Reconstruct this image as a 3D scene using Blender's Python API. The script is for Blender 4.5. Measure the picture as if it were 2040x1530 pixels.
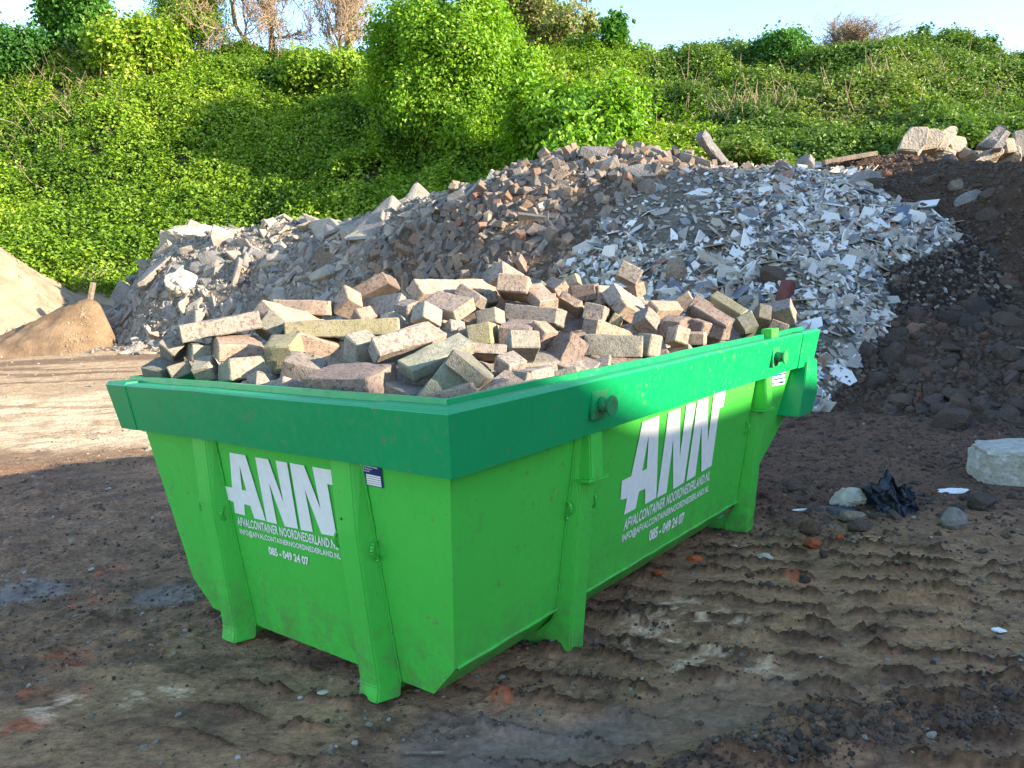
import bpy, bmesh, math, json
import numpy as np
from mathutils import Vector, Matrix, Euler

for o in list(bpy.data.objects): bpy.data.objects.remove(o)
SC = bpy.context.scene
COL = SC.collection
rng = np.random.default_rng(7)

# ------------------------------------------------------------------ camera
FPX = 1594.587            # focal length in pixels of the 2040 px wide photograph
YAW0 = 0.6708073          # heading of the camera in the container's own frame
PITCH, ROLL = 0.1235759, 0.0439090
CAMH = 1.3465721
CONT_CAM = (-1.5260059, -1.4293242)   # camera foot in the container's own frame

def cam_axes():
    f = np.array([0, math.cos(PITCH), -math.sin(PITCH)])
    r = np.array([1.0, 0, 0]); d = np.cross(f, r)
    return math.cos(ROLL)*r + math.sin(ROLL)*d, -math.sin(ROLL)*r + math.cos(ROLL)*d, f
CR, CD, CF = cam_axes()
CAM = np.array([0, 0, CAMH])
cd = bpy.data.cameras.new("camera"); cam = bpy.data.objects.new("camera", cd); COL.objects.link(cam)
cam.matrix_world = Matrix(((CR[0], -CD[0], -CF[0], 0), (CR[1], -CD[1], -CF[1], 0), (CR[2], -CD[2], -CF[2], CAMH), (0, 0, 0, 1)))
cd.sensor_width = 36; cd.lens = FPX/2040*36; cd.clip_end = 2000; cd.clip_start = 0.05
SC.camera = cam
SC.render.resolution_x, SC.render.resolution_y = 1024, 768

# ------------------------------------------------------------------ sky, sun, exposure
SUN_AZ, SUN_EL = math.radians(113), math.radians(16)     # azimuth clockwise from +Y
sun_dir = Vector((math.sin(SUN_AZ)*math.cos(SUN_EL), math.cos(SUN_AZ)*math.cos(SUN_EL), math.sin(SUN_EL)))
w = bpy.data.worlds.new("World"); SC.world = w; w.use_nodes = True
wn = w.node_tree; wn.nodes.clear()
sky = wn.nodes.new('ShaderNodeTexSky'); sky.sky_type = 'NISHITA'; sky.sun_disc = False
sky.sun_elevation = SUN_EL; sky.sun_rotation = SUN_AZ
sky.air_density = 1.0; sky.dust_density = 0.25; sky.ozone_density = 1.9
bg = wn.nodes.new('ShaderNodeBackground'); bg.inputs[1].default_value = 0.135
wo = wn.nodes.new('ShaderNodeOutputWorld')
hs = wn.nodes.new('ShaderNodeHueSaturation'); hs.inputs['Saturation'].default_value = 1.0
wn.links.new(sky.outputs[0], hs.inputs['Color']); wn.links.new(hs.outputs[0], bg.inputs[0]); wn.links.new(bg.outputs[0], wo.inputs[0])
sl = bpy.data.lights.new("sun", 'SUN'); so = bpy.data.objects.new("sun", sl); COL.objects.link(so)
sl.energy = 3.9; sl.angle = math.radians(0.55); sl.color = (1.0, 0.83, 0.62)
so.rotation_euler = (-sun_dir).to_track_quat('-Z', 'Y').to_euler()
SC.view_settings.view_transform = 'Standard'; SC.view_settings.look = 'None'
SC.view_settings.exposure = 2.1; SC.view_settings.gamma = 1
SC.view_settings.use_curve_mapping = False
SC.cycles.max_bounces = 8; SC.cycles.transparent_max_bounces = 8

# ------------------------------------------------------------------ helpers: geometry
def ray(px, py):
    return CF + (px-1020)/FPX*CR + (py-765)/FPX*CD
def at(px, py, Y):
    """point seen at photo pixel px,py lying Y metres ahead of the camera"""
    d = ray(px, py); return CAM + d*(Y/d[1])
def to_px(P):
    v = np.asarray(P) - CAM; z = v@CF
    return 1020+FPX*(v@CR)/z, 765+FPX*(v@CD)/z, z
def smooth(t): t = np.clip(t, 0, 1); return t*t*(3-2*t)
def hsh(ix, iy, iz, s):
    h = (ix.astype(np.int64)*374761393 + iy.astype(np.int64)*668265263 + iz.astype(np.int64)*2147483647 + s*974711) & 0xffffffff
    h = ((h ^ (h >> 13))*1274126177) & 0xffffffff
    h = h ^ (h >> 16)
    return (h & 0xffff)/65535.0
def vnoise(x, y, z=None, s=0):
    x = np.asarray(x, float); y = np.asarray(y, float); z = np.zeros_like(x) if z is None else np.asarray(z, float)
    ix, iy, iz = np.floor(x), np.floor(y), np.floor(z)
    fx, fy, fz = x-ix, y-iy, z-iz
    fx, fy, fz = fx*fx*(3-2*fx), fy*fy*(3-2*fy), fz*fz*(3-2*fz)
    r = 0
    for a in (0, 1):
        for b in (0, 1):
            for c in (0, 1):
                r = r + hsh(ix+a, iy+b, iz+c, s)*(fx if a else 1-fx)*(fy if b else 1-fy)*(fz if c else 1-fz)
    return r*2-1
def fbm(x, y, z=None, s=0, o=4, g=.5):
    r = 0; a = 1; t = 0
    for k in range(o):
        r = r + a*vnoise(np.asarray(x)*2**k, np.asarray(y)*2**k, None if z is None else np.asarray(z)*2**k, s+k*17); t += a; a *= g
    return r/t
class TPS:
    def __init__(self, pts, reg=0.02):
        P = np.array(pts, float); n = len(P); self.P = P[:, :2]
        K = self.U(np.linalg.norm(P[:, None, :2]-P[None, :, :2], axis=2)) + np.eye(n)*reg
        Q = np.c_[np.ones(n), P[:, :2]]
        A = np.zeros((n+3, n+3)); A[:n, :n] = K; A[:n, n:] = Q; A[n:, :n] = Q.T
        b = np.zeros(n+3); b[:n] = P[:, 2]; self.w = np.linalg.solve(A, b)
    def U(self, r): return np.where(r > 1e-9, r*r*np.log(r+1e-12), 0)
    def __call__(self, x, y):
        x = np.asarray(x, float); y = np.asarray(y, float); sh = x.shape; x = x.ravel(); y = y.ravel()
        out = np.empty(len(x))
        for i in range(0, len(x), 50000):
            X = np.c_[x[i:i+50000], y[i:i+50000]]
            r = np.linalg.norm(X[:, None]-self.P[None], axis=2)
            out[i:i+50000] = self.U(r)@self.w[:-3] + self.w[-3] + X@self.w[-2:]
        return out.reshape(sh)

def new_mesh(name, V, F, mats=(), attrs=None, smoothf=False, fmat=None, color=None):
    """V (n,3); F = (m,k) array, or a list of such arrays; attrs: {name: per-vertex float}; color: per-vertex rgb"""
    if not isinstance(F, list): F = [F]
    me = bpy.data.meshes.new(name)
    V = np.asarray(V, np.float32)
    me.vertices.add(len(V)); me.vertices.foreach_set('co', V.ravel())
    nl = sum(f.size for f in F); nf = sum(len(f) for f in F)
    me.loops.add(nl); me.polygons.add(nf)
    me.loops.foreach_set('vertex_index', np.concatenate([np.asarray(f).ravel() for f in F]).astype(np.int32))
    tot = np.concatenate([np.full(len(f), f.shape[1]) for f in F]).astype(np.int32)
    st = np.concatenate([[0], np.cumsum(tot)[:-1]]).astype(np.int32)
    me.polygons.foreach_set('loop_start', st); me.polygons.foreach_set('loop_total', tot)
    for m in mats: me.materials.append(m)
    if fmat is not None: me.polygons.foreach_set('material_index', np.asarray(fmat, np.int32))
    me.update(calc_edges=True)
    me.polygons.foreach_set('use_smooth', np.full(nf, bool(smoothf)))
    if attrs:
        for k, a in attrs.items():
            at_ = me.attributes.new(k, 'FLOAT', 'POINT'); at_.data.foreach_set('value', np.asarray(a, np.float32).ravel())
    if color is not None:
        at_ = me.attributes.new('tint', 'FLOAT_COLOR', 'POINT')
        c = np.ones((len(V), 4), np.float32); c[:, :3] = color; at_.data.foreach_set('color', c.ravel())
    return me
def tag(o, label=None, cat=None, group=None, kind=None):
    if label: o['label'] = label
    if cat: o['category'] = cat
    if group: o['group'] = group
    if kind: o['kind'] = kind
    return o
def link(name, me, parent=None, loc=None, rot=None, scale=None):
    o = bpy.data.objects.new(name, me); COL.objects.link(o)
    if parent is not None: o.parent = parent
    if loc is not None: o.location = loc
    if rot is not None: o.rotation_euler = rot
    if scale is not None: o.scale = scale
    return o
def grid_faces(nx, ny):
    i = np.arange(nx-1)[:, None]*ny + np.arange(ny-1)[None, :]
    return np.stack([i, i+ny, i+ny+1, i+1], -1).reshape(-1, 4)

# ------------------------------------------------------------------ helpers: materials
class NT:
    def __init__(self, name):
        self.m = bpy.data.materials.new(name); self.m.use_nodes = True
        self.t = self.m.node_tree; self.t.nodes.clear()
        self.out = self.n('ShaderNodeOutputMaterial')
    def n(self, kind, **kw):
        nd = self.t.nodes.new(kind)
        for k, v in kw.items():
            if k.startswith('i_'):
                key = k[2:]; key = int(key) if key.isdigit() else key.replace('_', ' ')
                self.set(nd.inputs[key], v)
            else: setattr(nd, k, v)
        return nd
    def set(self, sock, v):
        if hasattr(v, 'is_output') or hasattr(v, 'links'): self.t.links.new(v, sock)
        else: sock.default_value = v
    def attr(self, name): return self.n('ShaderNodeAttribute', attribute_name=name)
    def coord(self, kind='Object'): return self.n('ShaderNodeTexCoord').outputs[kind]
    def noise(self, vec, scale, detail=4, rough=.55, dist=0.0):
        return self.n('ShaderNodeTexNoise', i_Vector=vec, i_Scale=scale, i_Detail=detail, i_Roughness=rough, i_Distortion=dist).outputs['Fac']
    def voro(self, vec, scale, feature='F1', rand=1.0):
        return self.n('ShaderNodeTexVoronoi', feature=feature, i_Vector=vec, i_Scale=scale, i_Randomness=rand)
    def math(self, op, a, b=0.0, c=0.0, clamp=False):
        nd = self.n('ShaderNodeMath', operation=op, use_clamp=clamp); self.set(nd.inputs[0], a); self.set(nd.inputs[1], b)
        if op in ('MULTIPLY_ADD',): self.set(nd.inputs[2], c)
        return nd.outputs[0]
    def ramp(self, fac, stops, interp='LINEAR'):
        nd = self.n('ShaderNodeValToRGB'); self.set(nd.inputs[0], fac); r = nd.color_ramp; r.interpolation = interp
        while len(r.elements) < len(stops): r.elements.new(.5)
        for e, (p, c) in zip(r.elements, stops):
            e.position = p; e.color = (c, c, c, 1) if isinstance(c, (int, float)) else (*c, 1)
        return nd.outputs[0]
    def mix(self, fac, a, b, mode='MIX'):
        nd = self.n('ShaderNodeMix', data_type='RGBA', blend_type=mode); self.set(nd.inputs[0], fac)
        self.set(nd.inputs[6], (*a, 1) if isinstance(a, tuple) else a); self.set(nd.inputs[7], (*b, 1) if isinstance(b, tuple) else b)
        return nd.outputs[2]
    def bump(self, h, strength=.5, dist=.01, normal=None):
        nd = self.n('ShaderNodeBump', i_Height=h, i_Strength=strength, i_Distance=dist)
        if normal is not None: self.set(nd.inputs['Normal'], normal)
        return nd.outputs[0]
    def principled(self, color, rough=.8, normal=None, spec=.3, **kw):
        p = self.n('ShaderNodeBsdfPrincipled')
        self.set(p.inputs['Base Color'], (*color, 1) if isinstance(color, tuple) else color)
        self.set(p.inputs['Roughness'], rough); self.set(p.inputs['Specular IOR Level'], spec)
        if normal is not None: self.set(p.inputs['Normal'], normal)
        for k, v in kw.items(): self.set(p.inputs[k.replace('_', ' ')], v)
        return p
    def done(self, p):
        self.t.links.new(p.outputs[0], self.out.inputs[0]); return self.m

def rnd_src(n):
    """random value per piece: baked attribute plus the object's own random"""
    a = n.attr('rnd').outputs['Fac']; oi = n.n('ShaderNodeObjectInfo').outputs['Random']
    return n.math('FRACT', n.math('MULTIPLY_ADD', oi, n.attr('vary').outputs['Fac'], a))

def mat_rock(name, stops, speck=.12, bump=.5, scale=12, rough=.9, dust=None, spec=.25, tintvar=.35):
    n = NT(name); co = n.coord('Object'); r = rnd_src(n)
    geo = n.n('ShaderNodeNewGeometry').outputs['Position']
    base = n.ramp(r, stops)
    n1 = n.noise(geo, scale*.35, 5, .6); n2 = n.noise(geo, scale*3, 4, .6)
    v = n.voro(geo, scale*5).outputs['Distance']
    base = n.mix(1.0, base, n.ramp(n1, [(.25, 1-tintvar), (.75, 1+tintvar*.6)]), 'MULTIPLY')
    base = n.mix(speck, base, n.ramp(n2, [(.3, 0.03), (.5, .3), (.75, .9)]), 'OVERLAY')
    if dust is not None:
        base = n.mix(n.ramp(n1, [(.45, 0.0), (.7, .75)]), base, dust)
    h = n.math('ADD', n2, n.math('MULTIPLY', v, .6))
    return n.done(n.principled(base, rough, n.bump(h, bump, .012), spec))

M = {}
def mat_kerb(name, base, dark, light, moss=None, moss_amt=.5):
    n = NT(name); co = n.coord('Object'); geo = n.n('ShaderNodeNewGeometry').outputs['Position']
    oi = n.n('ShaderNodeObjectInfo').outputs['Random']
    n1 = n.noise(geo, 9, 6, .65); n2 = n.noise(geo, 70, 4, .7); v = n.voro(geo, 240)
    c = n.mix(n.ramp(n1, [(.3, 0.0), (.7, 1.0)]), base, tuple(x*.72 for x in base))
    c = n.mix(n.ramp(v.outputs['Distance'], [(.10, .5), (.34, 0.0)]), c, light)
    v2 = n.voro(geo, 95); 
    c = n.mix(n.math('MULTIPLY', n.ramp(n2, [(.50, 0.0), (.62, 1.0)]), .75), c, dark)
    c = n.mix(n.ramp(n.noise(geo, 22, 5, .7), [(.55, 0.0), (.75, .5)]), c, tuple(x*.55 for x in base))
    if moss is not None:
        mf = n.math('MULTIPLY', n.ramp(n.noise(geo, 14, 5, .7), [(.38, 0.0), (.58, 1.0)]), moss_amt)
        c = n.mix(mf, c, moss)
    c = n.mix(1.0, c, n.ramp(oi, [(0, .86), (1, 1.22)]), 'MULTIPLY')
    h = n.math('ADD', n.math('MULTIPLY', n2, 1.0), n.math('MULTIPLY', n1, 1.2))
    h = n.math('ADD', h, n.math('MULTIPLY', v.outputs['Distance'], -.5))
    return n.done(n.principled(c, .93, n.bump(h, .6, .006), .2))
KC = {'p': mat_kerb('kerb_purple', (.29, .255, .215), (.10, .07, .07), (.52, .46, .43)),
      'g': mat_kerb('kerb_grey', (.30, .27, .225), (.11, .10, .08), (.50, .47, .40), (.21, .205, .15), .35),
      't': mat_kerb('kerb_tan', (.37, .285, .22), (.13, .09, .065), (.55, .47, .39)),
      'm': mat_kerb('kerb_brown', (.23, .18, .15), (.07, .05, .045), (.42, .36, .33)),
      'd': mat_kerb('kerb_dark', (.20, .19, .17), (.06, .06, .06), (.42, .42, .40), (.16, .16, .10), .4),
      'e': mat_kerb('kerb_algae', (.29, .28, .24), (.10, .11, .09), (.50, .50, .45), (.17, .20, .12), .6),
      'y': mat_kerb('kerb_moss', (.32, .28, .195), (.12, .11, .05), (.50, .48, .33), (.25, .24, .125), .5)}

def mat_paint(name, col, dark, rough=.38):
    n = NT(name); co = n.coord('Object')
    n1 = n.noise(co, 2.2, 5, .6); n2 = n.noise(co, 34, 5, .65); n3 = n.noise(co, 160, 3, .5)
    c = n.mix(n.ramp(n1, [(.3, 0.0), (.75, .45)]), col, dark)
    # scuffs and dirt specks
    st = n.n('ShaderNodeMapping', i_Vector=co, i_Scale=(26, 26, 3)).outputs[0]
    scr = n.ramp(n.noise(st, 3.2, 6, .75), [(.66, 0.0), (.72, .38)])
    c = n.mix(scr, c, tuple(min(1, x*1.25+.05) for x in col))
    dirt = n.math('MULTIPLY', n.ramp(n2, [(.59, 0.0), (.66, .65)]), n.ramp(n.noise(co, 5, 4, .6), [(.44, 0.0), (.60, 1.0)]))
    c = n.mix(dirt, c, (.16, .15, .09))
    z_ = n.n('ShaderNodeSeparateXYZ', i_Vector=n.n('ShaderNodeTexCoord').outputs['Object']).outputs['Z']
    low = n.ramp(z_, [(0.0, 1.0), (.10, .75), (.32, .12), (.5, 0.0)])
    mud = n.math('MULTIPLY', low, n.ramp(n.noise(co, 12, 7, .75), [(.44, 0.0), (.60, 1.0)]))
    c = n.mix(n.math('MULTIPLY', mud, .62), c, (.13, .10, .07))
    dr = n.math('MULTIPLY', n.ramp(n.noise(n.n('ShaderNodeMapping', i_Vector=co, i_Scale=(14, 14, 1.2)).outputs[0], 1.6, 5, .7), [(.55, 0.0), (.72, .30)]), 1.0)
    c = n.mix(dr, c, tuple(x*.62+.02 for x in col))
    h = n.math('ADD', n.math('MULTIPLY', n1, 3.0), n.math('MULTIPLY', n3, .12))
    return n.done(n.principled(c, n.ramp(n2, [(.3, rough-.04), (.7, rough+.14)]), n.bump(h, .25, .004), .5))
M['lime'] = mat_paint('lime_paint', (.062, .52, .060), (.042, .42, .048), .36)
M['rim'] = mat_paint('rim_paint', (.0, .31, .095), (.0, .25, .075), .34)
def mat_plain(name, col, rough=.6, spec=.4, metal=0.0, bumpy=0):
    n = NT(name); co = n.coord('Object'); n1 = n.noise(co, 30, 4, .6)
    c = n.mix(n.ramp(n1, [(.3, 0.0), (.7, .35)]), col, tuple(x*.7 for x in col))
    return n.done(n.principled(c, rough, n.bump(n1, .3, .004*bumpy) if bumpy else None, spec, Metallic=metal))
M['white_vinyl'] = mat_plain('white_vinyl', (.84, .83, .80), .45)
M['navy'] = mat_plain('navy_sticker', (.012, .02, .16), .5)
M['red_vinyl'] = mat_plain('red_vinyl', (.5, .02, .02), .5)
M['blue_vinyl'] = mat_plain('blue_vinyl', (.02, .06, .42), .5)
M['rust'] = mat_plain('rust', (.10, .06, .03), .85)
M['dark_in'] = mat_plain('container_inside', (.03, .04, .03), .8)
M['concrete'] = mat_rock('concrete', [(0, (.31, .275, .23)), (.25, (.24, .225, .21)), (.5, (.40, .35, .275)), (.7, (.33, .295, .25)), (.85, (.19, .185, .185)), (1, (.37, .30, .23))], .3, .7, 10)
M['brick'] = mat_rock('brick', [(0, (.21, .16, .125)), (.3, (.25, .215, .185)), (.5, (.27, .20, .145)), (.7, (.17, .155, .145)), (.82, (.31, .25, .19)), (.95, (.22, .11, .07)), (1, (.36, .32, .27))], .3, .6, 14)
M['tile'] = mat_rock('tile', [(0, (.66, .65, .63)), (.19, (.76, .75, .72)), (.29, (.52, .49, .44)), (.45, (.31, .27, .21)), (.64, (.42, .36, .28)), (.76, (.13, .15, .19)), (.84, (.24, .25, .27)), (.92, (.42, .36, .28)), (.96, (.32, .12, .06)), (1, (.6, .6, .6))], .1, .15, 10, .5, spec=.5, tintvar=.15)
M['grit'] = mat_rock('grit', [(0, (.27, .23, .18)), (.3, (.20, .17, .135)), (.5, (.34, .30, .24)), (.7, (.11, .10, .085)), (.9, (.24, .22, .20)), (1, (.45, .44, .42))], .2, .4, 14)
M['soilstone'] = mat_rock('soil_stone', [(0, (.080, .056, .043)), (.4, (.105, .077, .060)), (.6, (.060, .050, .046)), (.8, (.13, .09, .066)), (.93, (.16, .070, .042)), (1, (.09, .085, .085))], .25, .8, 12, dust=(.088, .058, .042))
M['clod'] = mat_rock('clod', [(0, (.095, .065, .048)), (.5, (.13, .092, .067)), (1, (.065, .046, .036))], .2, .8, 16)
M['palestone'] = mat_rock('pale_stone', [(0, (.52, .47, .38)), (1, (.56, .52, .43))], .25, .9, 6)
M['buff'] = mat_rock('buff_stone', [(0, (.34, .275, .205)), (1, (.42, .36, .28))], .3, .9, 6)
M['white_crust'] = mat_rock('white_crust', [(0, (.54, .52, .46)), (1, (.62, .58, .50))], .35, .9, 8, dust=(.16, .13, .10))
M['orange'] = mat_rock('orange_brick', [(0, (.42, .09, .03)), (1, (.36, .10, .045))], .2, .7, 14)
M['wood'] = mat_rock('old_wood', [(0, (.30, .23, .17)), (1, (.27, .22, .17))], .4, .7, 16)
M['clay'] = mat_rock('clay', [(0, (.17, .06, .045)), (1, (.15, .055, .045))], .2, .4, 14)
M['slate'] = mat_rock('blue_slate', [(0, (.12, .15, .22)), (1, (.14, .17, .23))], .1, .3, 9, .5)
M['soil'] = None
# ================================================================== GROUND
def gslope(y):
    t = np.clip((np.asarray(y, float)-6.5), 0, 12.5)
    return .07*(np.sqrt(t*t+.25)-.5)
def gp(px, py):
    """ground point seen at a pixel (on the bare ramp)"""
    d = ray(px, py)
    lo = 0.5
    for k in range(2500):
        t = .8+k*.012; P = CAM+d*t
        if P[2] <= gslope(P[1]): return P
    return CAM+d*30
trk0 = gp(1420, 1210)
def lugs(x, y):
    # tyre tread: flat pressed pads parted by thin crumbly ridges of squeezed-up mud
    c = np.array(trk0[:2]); a = math.radians(-14)
    wx = .014*fbm(x*5, y*5, s=5, o=2)+.006*fbm(x*26, y*26, s=15, o=2)
    u = (x-c[0])*math.cos(a)+(y-c[1])*math.sin(a); v = -(x-c[0])*math.sin(a)+(y-c[1])*math.cos(a)
    band = smooth((1.75-np.abs(u+.15))/.5)*smooth((1.25-np.abs(v+.15))/.3)
    row = np.floor((u+.15)/.62); fu = (u+.15)/.62-row
    vv = v+wx+.07*row+.10*(fu-.5)**2*np.where(fu > .5, 2.2, -.4)
    sp = .165; fr = (vv/sp-np.floor(vv/sp)-.5)*sp
    wd = .0125+.005*fbm(x*5, y*5, s=25, o=2)
    ridge = np.exp(-(fr/wd)**2)*smooth((fu-.04)/.08)*smooth((1-fu)/.06)
    link_ = np.exp(-((fu-.97)*.62/.016)**2)*smooth((fbm(x*3, y*3, s=45, o=2)-.05)/.3)*.6
    brk = smooth((fbm(x*2.2+9, y*2.2, s=11, o=3)+.42)/.25)
    return band*ridge*brk, band
RUTS = [(gp(720, 1560), gp(1750, 1335), .17), (gp(230, 1200), gp(430, 1172), .10), (gp(-100, 1200), gp(170, 1168), .09)]
def rutmask(x, y):
    out = np.zeros_like(x)
    for a, b, w_ in RUTS:
        ax, ay = a[:2]; dx, dy = b[0]-ax, b[1]-ay; L = math.hypot(dx, dy); dx /= L; dy /= L
        u = (x-ax)*dx+(y-ay)*dy; v = -(x-ax)*dy+(y-ay)*dx
        v = v + .06*fbm(x*1.5, y*1.5, s=31, o=2)
        out = np.maximum(out, smooth((w_-np.abs(v))/.10)*smooth((u+.1)/.4)*smooth((L-u)/.6))
    return out
def crumbband(x, y):
    a, b, _ = RUTS[0]; dx, dy = b[0]-a[0], b[1]-a[1]; L = math.hypot(dx, dy); dx /= L; dy /= L
    u = (x-a[0])*dx+(y-a[1])*dy; v = -(x-a[0])*dy+(y-a[1])*dx + .10*fbm(x*1.3, y*1.3, s=33, o=2)
    return smooth((.16-np.abs(v+.33))/.10)*smooth((u+.3)/.4)*smooth((L+.9-u)/.5)
def ground_z(x, y, detail=True):
    x = np.asarray(x, float); y = np.asarray(y, float)
    z = gslope(y) + .045*fbm(x*.35, y*.35, s=1, o=2)*smooth((np.hypot(x-1, y-4)-1.2)/3)
    if detail:
        near = smooth((26-y)/14)
        z = z + near*(.016*fbm(x*1.6, y*2.6, s=2, o=4, g=.6))
        sm = rutmask(x, y)
        k = smooth((fbm(x*.9, y*.9, s=8, o=3)+.15)/.35)           # crumbly versus rolled-flat areas
        rough = fbm(x*9, y*12, s=3, o=4, g=.62)
        cr = np.abs(fbm(x*5, y*8, s=6, o=3))
        L, b = lugs(x, y)
        k = k*(1-.75*b); fine = fbm(x*34, y*42, s=4, o=3, g=.65)
        z = z + near*(1-sm)*(.010*rough*(.2+.8*k) + .012*k*smooth((rough-.10)/.15) + .006*fine*k - .012*smooth((.05-cr)/.05)*.7)
        z = z + .032*L*(1+.9*rough+.8*fine) - .008*b
        z = z - .022*sm
        z = z + crumbband(x, y)*(.022+.03*rough+.012*fine)
    return z
def lines(lo, hi, step, grow, outlo, outhi):
    a = list(np.arange(lo, hi, step)); s = step; x = a[-1]
    while x < outhi: s *= grow; x += s; a.append(x)
    s = step; x = a[0]; b = []
    while x > outlo: s *= grow; x -= s; b.append(x)
    return np.array(b[::-1]+a)
gx = lines(-3.2, 4.2, .0135, 1.028, -400, 400)
gy = [-1.0]; 
yy = 1.2; near = []
while yy < 9: near.append(yy); yy += max(.0085, .0042*yy)
while yy < 900: near.append(yy); yy += .0042*yy*(1+((yy-9)/14)**1.5)
gy = np.concatenate([[-400, -100, -30, -12, -6, -3, -1.5, -.5, .2, .6, .9, 1.05], near])
GX, GY = np.meshgrid(gx, gy, indexing='ij')
GZ = ground_z(GX, GY)
lug, lugband = lugs(GX, GY); sm = rutmask(GX, GY)
def blob(px, py, r, s=0):
    P = gp(px, py); d = np.hypot(GX-P[0], (GY-P[1])*1.0) + .5*r*fbm(GX*6/r*.15, GY*9/r*.15, s=40+s, o=3)
    return smooth((r-d)/(r*.5))
col = np.zeros(GX.shape+(3,)); col[:] = (.135, .104, .085)
def over(c, m):
    global col
    col = col*(1-m[..., None]) + np.array(c)*m[..., None]
n1 = fbm(GX*.8, GY*.8, s=50, o=4); n2 = fbm(GX*4, GY*6, s=51, o=4, g=.6); n3 = fbm(GX*18, GY*26, s=52, o=3, g=.6)
over((.155, .125, .100), smooth((n1+.05)/.4)*.8)
over((.075, .062, .056), smooth((-n2-.05)/.3)*.6)
over((.20, .165, .12), smooth((1.8-np.hypot((GX+.9)*.8, (GY-2.2)*1.1))/1.2)*smooth((n2+.25)/.4)*.85)
over((.19, .152, .118), lugband*smooth((n2+.5)/.5)*.75)
over((.050, .037, .030), np.clip(lug*1.9, 0, 1)*.95)
over((.062, .047, .040), smooth((GX-1.0)/.6)*smooth((GY-3.9)/.8)*smooth((9-GY)/1)*.8)
# sandy crust further back on the left, sunlit cream and shaded brown bands painted in
lx = smooth((1.5-GX)/1.5)
over((.42, .33, .23), lx*smooth((GY-6.2+.5*n1)/.7)*smooth((60-GY)/5))
over((.62, .53, .40), lx*smooth((GY-6.9+.7*n1)/.6)*smooth((10.6-GY+.7*n1)/.6)*smooth((n2+.45)/.5))
over((.20, .13, .085), lx*smooth((GY-6.1+.4*n1)/.5)*smooth((7.5-GY+.6*n2)/.5)*.8)
st = fbm(GX*.5, GY*5, s=60, o=4)
over((.17, .12, .085), lx*smooth((GY-10.3)/.8)*smooth((18-GY)/2)*smooth((st+.1)/.3)*.85)
over((.24, .165, .11), lx*smooth((GY-7.5)/.5)*smooth((11-GY)/2)*smooth((st-.08)/.2)*.6)
for i, (px, py, r) in enumerate([(130, 1300, .22), (230, 1136, .2), (45, 1440, .13), (150, 1376, .12), (165, 1190, .2), (1590, 1150, .12), (1000, 1395, .1), (60, 1378, .15)]):
    over((.30, .095, .06), blob(px, py, r*.62, i)*smooth((n3+.1+.4*n2)/.35)*.6)
for i, (px, py, r) in enumerate([(1400, 1325, .2), (1300, 1255, .25), (1455, 1240, .2), (1530, 1330, .16), (1120, 1375, .05), (1500, 1515, .07), (1350, 1215, .2), (120, 1395, .15), (300, 1380, .16)]):
    over((.42, .41, .39), blob(px, py, r*.8, 20+i)*smooth((n3-.02+.35*n2)/.22)*.75)
for i, (px, py, r) in enumerate([(1490, 1255, .3), (1900, 1240, .4), (1560, 1400, .25), (700, 1470, .35), (1900, 1440, .35)]):
    over((.22, .18, .125), blob(px, py, r, 60+i)*smooth((n2+.3)/.5)*.7)
over((.085, .066, .054), crumbband(GX, GY)*.6)
over((.135, .122, .110), sm*.75)
wet = np.clip(sm*1.1, 0, 1)*smooth((fbm(GX*1.3, GY*3, s=77, o=3)-.12)/.3)*.8
wet = np.maximum(wet, blob(350, 1182, .20, 90)); wet = np.maximum(wet, blob(60, 1176, .20, 91)); wet = np.maximum(wet, .8*blob(940, 1500, .3, 92))
over((.055, .066, .085), wet*.7)
sunny = lx*smooth((GY-6.0)/.8); col = col*(sunny[..., None]+(1-sunny[..., None])*np.array([2.25, 1.68, 1.34]))  # mud in shade painted lighter and warmer, sunlit sand left as is
n = NT('mud'); t_ = n.attr('tint').outputs['Color']; wt = n.attr('wet').outputs['Fac']
geo = n.n('ShaderNodeNewGeometry').outputs['Position']
sc = n.n('ShaderNodeMapping', i_Vector=geo, i_Scale=(1, 1.3, 1)).outputs[0]
a1 = n.noise(sc, 34, 8, .72); a2 = n.noise(sc, 95, 5, .7); a3 = n.noise(sc, 7, 6, .65, .6)
vz = n.voro(sc, 42); vs = n.voro(sc, 120)
c = n.mix(1.0, t_, n.ramp(a1, [(.28, (.50, .47, .42)), (.5, (1.0, .93, .82)), (.75, (1.55, 1.45, 1.28))]), 'MULTIPLY')
c = n.mix(1.0, c, n.ramp(a3, [(.3, .7), (.7, 1.3)]), 'MULTIPLY')
spk = n.math('MULTIPLY', n.ramp(vs.outputs['Distance'], [(.05, 1.0), (.11, 0.0)]), n.ramp(n.noise(sc, 11, 3, .6), [(.52, 0.0), (.6, 1.0)]))
c = n.mix(n.math('MULTIPLY', spk, .55), c, (.34, .32, .28))
h = n.math('ADD', n.math('MULTIPLY', a1, 1.3), n.math('MULTIPLY', a2, .5)); h = n.math('ADD', h, n.math('MULTIPLY', vz.outputs['Distance'], .5))
h = n.math('MULTIPLY', h, n.math('SUBTRACT', 1.0, n.math('MULTIPLY', wt, .9)))
ro = n.math('SUBTRACT', .92, n.math('MULTIPLY', wt, .50))
M['mud'] = n.done(n.principled(c, ro, n.bump(h, 1.0, .016), .25))
g = link('ground', new_mesh('ground', np.stack([GX, GY, GZ], -1).reshape(-1, 3), grid_faces(len(gx), len(gy)), [M['mud']],
         {'wet': wet.ravel()}, True, color=col.reshape(-1, 3)))
g['kind'] = 'structure'

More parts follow.
